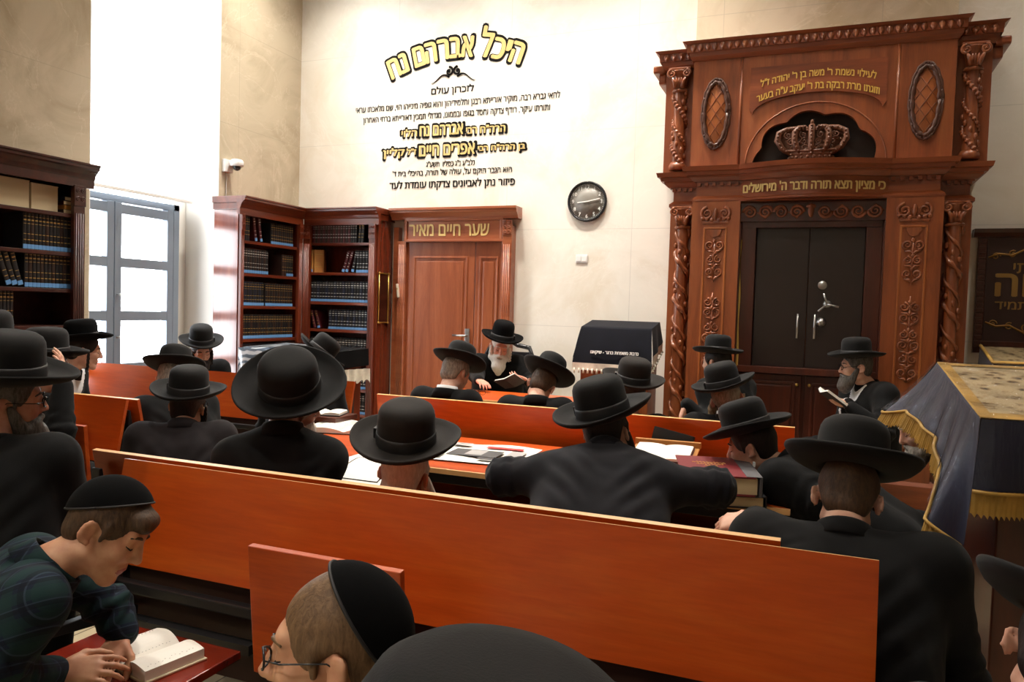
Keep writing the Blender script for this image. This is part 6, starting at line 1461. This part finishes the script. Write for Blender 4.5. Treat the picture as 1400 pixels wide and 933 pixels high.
    if legs:
        f = Field(lo, hi, 0.016)
        for hj, kn, ft in K: f.chain([hj, kn, ft], [0.098*s, 0.072*s, 0.058*s], 0.04)
        q, F_ = f.mesh(); np_mesh('trousers', wrinkle(q, 0.004, seed+5), F_, M['suit'], root, None, 1)
        for hj, kn, ft in K:
            f = Field(ft-0.2, ft+np.array([0.25, 0.25, 0.12]), 0.012); f.cap(ft+np.array([0, 0, -0.02]), ft+bf*0.17*s-np.array([0, 0, 0.028]), 0.05*s, 0.040*s, 0.03); f.plane_cut((0, 0, 0.003), (0, 0, -1))
            q, F_ = f.mesh(); np_mesh('shoe', q, F_, M['shoe'], root, None, 1)
    if hat: make_hat(root, hp-Rhat@np.array([0, 0, 0.004]), Rhat, hs*s, M[hatm], crown, curl, flat, wide)
    if cap:
        cpos, crad, cz, cm = cap                                   # skull-cap: spherical cap over the crown of the head
        t = MB(); n, mz = 40, 12; vs = []; ctr = Lh(*cpos); Rcap = Rh@rotx(math.radians(cz))
        for j in range(mz+1):
            for i in range(n):
                a = 2*PI*i/n; b_ = crad*(1-j/mz); d = np.array([math.sin(b_)*math.cos(a)*0.0865, math.sin(b_)*math.sin(a)*0.109, math.cos(b_)*0.1005])*s
                vs.append(tuple(ctr+Rcap@d-off))
        t.add(vs, [(j*n+i, j*n+(i+1) % n, (j+1)*n+(i+1) % n, (j+1)*n+i) for j in range(mz) for i in range(n)], 0, None, True)
        o = t.build('skullcap', M[cm], root); t = MB(); t.tube([vs[i % n] for i in range(n+1)], 0.0028*s, 6); t.build('cap_edging', M['band'], o)
    root['hp'] = 0; del root['hp']
    return root, dict(H=H, Rh=Rh, nb=nb, br=br, tf=tf, tu=tu, A=A, off=off, hips=hips)

# dark green and navy plaid shirt
m = mat('plaid_cotton', lin(24, 32, 46), 0.85, spec=0.2); g = coords(m, (1, 1, 1), 'Object', (0.2, 0.5, 0.2)); sp = nd(m, 'ShaderNodeSeparateXYZ'); lk(m, g, sp.inputs[0]); prev = None
def _stripe(axis, pitch, w, o):
    a = nd(m, 'ShaderNodeMath', operation='ADD'); a.inputs[1].default_value = o+5; lk(m, sp.outputs[axis], a.inputs[0])
    b_ = nd(m, 'ShaderNodeMath', operation='PINGPONG'); b_.inputs[1].default_value = pitch/2; lk(m, a.outputs[0], b_.inputs[0])
    c = nd(m, 'ShaderNodeMath', operation='LESS_THAN'); c.inputs[1].default_value = w; lk(m, b_.outputs[0], c.inputs[0]); return c.outputs[0]
col = None
for ax_, pitch, w, o, c in ((0, 0.052, 0.012, 0, lin(24, 48, 46)), (2, 0.052, 0.012, 0, lin(24, 48, 46)), (0, 0.052, 0.0016, 0.02, lin(50, 62, 78)), (2, 0.052, 0.0016, 0.02, lin(50, 62, 78)), (0, 0.052, 0.005, 0.026, lin(12, 16, 26)), (2, 0.052, 0.005, 0.026, lin(12, 16, 26))):
    mx = nd(m, 'ShaderNodeMix', data_type='RGBA'); k = nd(m, 'ShaderNodeMath', operation='MULTIPLY'); k.inputs[1].default_value = 0.6; lk(m, _stripe(ax_, pitch, w, o), k.inputs[0]); lk(m, k.outputs[0], mx.inputs['Factor'])
    if col is None: mx.inputs['A'].default_value = lin(20, 28, 44)
    else: lk(m, col, mx.inputs['A'])
    mx.inputs['B'].default_value = c; col = mx.outputs['Result']
lk(m, col, m.node_tree.nodes['Principled BSDF'].inputs['Base Color'])
M['plaid'] = m
# ------------------------------------------------------------------ the congregation
G = lambda x, y, z: on_z(x, y, z)
# first row behind the nearest benches
person('white-haired man seen from behind under a wide brown-black hat at the long table', (555, 605), 2.70, 22, (0.0, 0.26), 10, hs=1.06, lean=-12, suit='suit', hatm='felt_brown', hair='hair_white', skin='skin_ruddy', beard=('hair_white', 0.08, 1.45), h=0.008, hunch=0.5, drop=0.125, hairlen=0.02)
person('man whose large black hat is tipped back, white beard at its edge', (397, 530), 3.0, 82, (-0.14, 0.80), 24, hs=1.11, lean=4, by=5, hunch=0.75, shz=-0.10, drop=0.105, suit='suit', hair='hair_fair', skin='skin_ruddy', beard=('hair_white', 0.06), arms={1: G(452, 606, 0.70), -1: G(420, 600, 0.70)}, bulk=1.0, shw=0.175, h=0.008)
person('man in dark brown coat and level hat with black sidelocks', (258, 537), 3.95, 28, (0.02, 0.16), 4, lean=24, by=8, hunch=0.8, suit='suit_brown', hair='hair_black', glasses=True, payot=('hair_black', 0.10, 0.007), skin='skin', beard=('hair_black', 0.03))
person('man with tilted hat half hidden behind the man in the dark brown coat', (238, 503), 4.75, 25, (0.12, -0.42), 0, lean=28, by=-20, suit='suit', hair='hair_grey')
person('man in charcoal coat with elbows spread wide on the long table', (825, 566), 2.92, 28, (-0.26, 0.10), 2, hs=1.04, lean=48, by=5, hunch=1.1, shz=-0.105, suit='suit_grey', hatm='felt', hair='hair_black', beard=('hair_black', 0.06), arms={1: G(880, 612, 0.70), -1: G(770, 605, 0.70)}, elbows={1: deep(978, 668, 2.72), -1: deep(690, 652, 2.85)}, bulk=1.08, shw=0.20, h=0.008, hc=0.010)
person('man bowed over his arms at the right end of the long table', (1022, 588), 3.35, -78, (-0.36, -0.06), -6, hs=0.99, hunch=1.0, lean=62, by=-70, suit='suit', hair='hair_black', arms={-1: np.array([-0.28, 3.32, 0.70]), 1: np.array([-0.30, 3.56, 0.70])}, elbows={-1: np.array([0.0, 3.22, 0.68]), 1: np.array([0.02, 3.7, 0.7])})
P_, pi_ = person('man in black at right front, head bowed under a huge hat', (1163, 640), 2.22, 2, (0.06, -0.42), 6, hs=1.04, lean=30, by=0, hunch=0.8, drop=0.092, suit='suit', hair='hair_brown', arms={-1: deep(1034, 712, 2.22), 1: None}, elbows={-1: deep(1080, 800, 2.0)}, palms={-1: (0, 0.5, -1), ('d', -1): (-0.95, 0.3, -0.25)}, curlh=0.8, bulk=1.10, shw=0.215, h=0.008, hc=0.010, hairlen=0.0)
wr_ = pi_['A'][0][2]; wd_ = unit(wr_-pi_['A'][0][1]); b = MB(); Z_ = Vector(wd_).to_track_quat('Z', 'Y').to_matrix().to_4x4()
b.lathe([(0.031, -0.006), (0.034, -0.004), (0.034, 0.010), (0.031, 0.012)], 20, M=Matrix.Translation(Vector(wr_+wd_*0.014-pi_['off'])) @ Z_); b.build('watch_strap', M['black_plastic'], P_)
# second row, beyond the middle bench
person('man with white collar and long sandy sidelocks near the ark', (990, 528), 4.40, 8, (-0.28, 0.06), 2, lean=-8, by=0, hunch=0.7, bulk=0.95, suit='suit', hair='hair_grey', hairlen=-0.03, payot=('hair_fair', 0.16, 0.022), collar='white', hs=1.0)
person('man with a domed brown-black hat seen from behind, below the velvet lectern', (865, 522), 4.50, 0, (0.12, 0.16), 2, lean=-8, by=0, suit='suit', hatm='felt_brown', hair='hair_black', hs=1.02, bulk=0.93, shw=0.175)
person('grey-haired man with hat tipped forward, left of the reading table', (627, 496), 4.95, 42, (0.30, -0.40), 0, lean=-4, by=25, suit='suit', hair='hair_grey', collar='white', hs=0.96, bulk=0.93, shw=0.17)
person('man with hat dipped to the right beside the reading table', (748, 512), 4.95, 18, (0.46, -0.52), 6, lean=-4, by=5, hunch=0.7, drop=0.09, suit='suit', hair='hair_brown', hs=1.0, bulk=0.93, shw=0.17)
person('man far back whose hat brim is turned up sideways before the bookcase', (437, 484), 5.25, 20, (0.75, -0.05), 0, lean=20, by=10, suit='suit', hair='hair_black', hs=1.0)
person('man in black beside the ark with a white cuff, hat against the carved column', (981, 482), 5.45, -55, (0.02, -0.06), 0, lean=14, by=-45, suit='suit', hair='hair_black', hs=0.92, arms={-1: deep(938, 552, 5.2), 1: deep(965, 575, 5.1)}, palms={-1: (0, 0, -1), ('d', -1): (-0.3, -0.1, -0.9), 1: (0, 0, -1), ('d', 1): (-0.3, 0, -0.9)}, h=0.010)
# the readers who face the room
L_, li = person('white-bearded man in black reading a small book at the table by the door', (686, 463), 6.85, 172, (0.16, 0.20), 6, hs=1.05, crown=1.12, flat=0.6, lean=26, by=180, suit='suit', hatm='velvet_cap', hair='hair_white', skin='skin_ruddy', beard=('hair_white', 0.12, 1.25), payot=('hair_white', 0.12, 0.016), h=0.006, hc=0.011,
       arms={1: G(655, 533, 0.745), -1: deep(722, 522, 6.52)}, palms={1: (0, 0, -1), ('d', 1): (0.55, -0.55, -0.12), -1: (-0.6, 0.2, 0.7), ('d', -1): (-0.75, -0.35, 0.25)}, curlh=0.35, bulk=1.12)
O_, oi = person('grey-bearded man with glasses reading in front of the ark', (1171, 487), 5.40, -106, (-0.06, 0.02), 0, hs=0.97, lean=6, by=-122, tors=0.44, shw=0.2, suit='suit', hair='hair_pepper', skin='skin', beard=('hair_pepper', 0.07), glasses=True, h=0.006, hc=0.010, vneck=0.2,
       arms={-1: deep(1163, 557, 5.16), 1: deep(1160, 552, 5.34)}, palms={-1: (-0.1, 0.3, 1.0), ('d', -1): (-0.9, 0.1, 0.2), 1: (-0.1, -0.2, 1.0), ('d', 1): (-0.9, -0.1, 0.2)}, curlh=0.5, bulk=1.12)
person('man with black beard facing the room in front of the bright window', (275, 468), 6.45, 168, (0.0, 0.30), 4, hs=0.98, crown=1.1, lean=24, by=170, suit='suit', hair='hair_black', beard=('hair_black', 0.06), payot=('hair_black', 0.12, 0.010), h=0.007)
# the left aisle
person('grey-bearded man with glasses and big hat at the left edge', (8, 515), 2.42, 88, (0.04, 0.14), 0, hs=1.05, lean=12, by=22, suit='suit', hair='hair_pepper', beard=('hair_pepper', 0.05), glasses=True, skin='skin_ruddy', h=0.008, bulk=1.02, shw=0.185)
person('man shading his face with his hand, white cuff showing, left aisle', (63, 485), 3.80, 72, (0.0, 0.06), 0, hs=0.98, lean=20, by=60, suit='suit', hair='hair_black', arms={1: deep(88, 526, 3.62), -1: None}, elbows={1: deep(84, 590, 3.55)}, palms={1: (-0.6, -0.5, 0.2), ('d', 1): (-0.05, -0.1, 1.0)}, h=0.006, curlh=0.25)
person('man whose dark hat shows above the nearest left hat, cut by the left edge', (-22, 470), 3.05, 60, (0.0, 0.08), 0, hs=1.0, lean=14, suit='suit', hair='hair_black')
person('young man in profile with white shirt and velvet hat by the window', (112, 464), 5.15, 86, (-0.10, 0.02), 14, hs=0.98, lean=26, by=108, suit='suit', hatm='velvet_cap', hair='hair_black', payot=('hair_black', 0.13, 0.008), vneck=0.34, vw=0.13, h=0.006, curl=1.6, flat=-0.5)
# right side
person('man hunched behind the fringed lectern, grey beard under its hem', (1264, 586), 3.35, -100, (-0.45, 0.02), 0, hat=None, cap=((0, -0.012, 0.036), 1.0, 10, 'velvet_cap'), lean=38, by=-95, suit='suit', hair='hair_grey', beard=('hair_grey', 0.05), h=0.009)
person('man cut by the lower right corner, only the dark hat and shoulder in view', (1475, 850), 1.4, 5, (0.25, -0.5), 0, hs=1.0, lean=12, suit='suit', hair='hair_black')
# the front: two boys and a hat close to the camera
S_, si = person('boy in dark plaid shirt and black skullcap reading at the lower left', (147, 725), 1.90, 112, (0.62, 0.06), 0, hat=None, hunch=0.75, forelock=True, cap=((0, -0.018, 0.038), 1.36, 34, 'velvet_cap'), s=0.95, bulk=0.9, foot=0.74, lean=46, by=84, suit='plaid', hair='hair_brown', skin='skin_boy', h=0.005, hc=0.008, shw=0.165, tors=0.46, wrk=0.007, collar=True,
       arms={1: G(92, 917, 0.47), -1: G(168, 868, 0.50)}, elbows={1: deep(-25, 935, 1.62), -1: deep(150, 830, 2.08)}, palms={1: (0.1, 0.7, -0.7), ('d', 1): (0.75, 0.55, 0.0), -1: (0, 0, -1), ('d', -1): (0.15, -0.55, -0.30)}, curlh=0.35, cuff=True)
T_, ti = person('fair-haired boy with glasses and black skullcap in profile at the bottom edge', (460, 894), 1.12, -80, (0.02, -0.10), 0, hat=None, cap=((0, -0.018, 0.037), 1.26, 56, 'velvet_cap'), s=0.93, lean=14, by=-70, suit='suit_grey', hair='hair_lightbrown', skin='skin_boy', glasses=True, h=0.0055, hc=0.011, shw=0.165, tors=0.46)
person('man close to the camera, only his rounded hat crown in view', (642, 1212), 0.475, 0, (0.16, 0.0), 0, hs=1.0, lean=10, suit='suit', hair='hair_black', legs=True)
# books in hands
bo = thing('prayer_book', 'small open book with black cover held by the man in front of the ark', 'book', tuple(float(c) for c in deep(1136, 546, 5.24)), 0)
R_ = Matrix.Rotation(0.25, 4, 'Z') @ Matrix.Rotation(0.62, 4, 'Y') @ Matrix.Rotation(PI/2, 4, 'Z')
def held(root, w, h, th, ang, cov):
    for s in (-1, 1):
        T1 = R_ @ Matrix.Rotation(-s*ang, 4, 'Y')
        b = MB(); b.box((s*w/2, 0, -th/2), (w, h, 0.004), M=T1); b.build('cover', COVERS[cov], root)
        b = MB(); b.box((s*w/2-s*0.003, 0, 0), (w-0.008, h-0.01, th-0.004), M=T1); b.build('page_block', M['paper'], root)
held(bo, 0.115, 0.17, 0.022, 0.22, 'black')
bl_ = thing('prayer_book', 'small thin book held open by the white-bearded man by the door', 'book', tuple(float(c) for c in deep(697, 523, 6.50)), 0)
R_ = Matrix.Rotation(-0.2, 4, 'Z') @ Matrix.Rotation(-0.35, 4, 'Y') @ Matrix.Rotation(-0.5, 4, 'X')
held(bl_, 0.11, 0.16, 0.016, 0.15, 'brown')
p = G(207, 903, 0.42)
ob = open_book('open_book', 'white paperback lying open before the boy in the plaid shirt', (float(p[0]), float(p[1]), 0.42), -0.2, 0.11, 0.17, 0.04, 'cream')
eg = thing('eyeglasses', 'wire eyeglasses lying on the reading table by the white-bearded man', 'glasses', tuple(float(c) for c in G(655, 540, 0.712)))
b = MB()
for s in (-1, 1): b.tube([(s*0.03+0.024*math.cos(a), 0, 0.02+0.019*math.sin(a)) for a in [2*PI*i/16 for i in range(17)]], 0.0018, 6); b.tube([(s*0.055, 0, 0.022), (s*0.05, 0.12, 0.004)], 0.0018, 6)
b.tube([(-0.006, 0, 0.024), (0.006, 0, 0.024)], 0.0018, 6); b.build('spectacle_frame', M['black_metal'], eg)
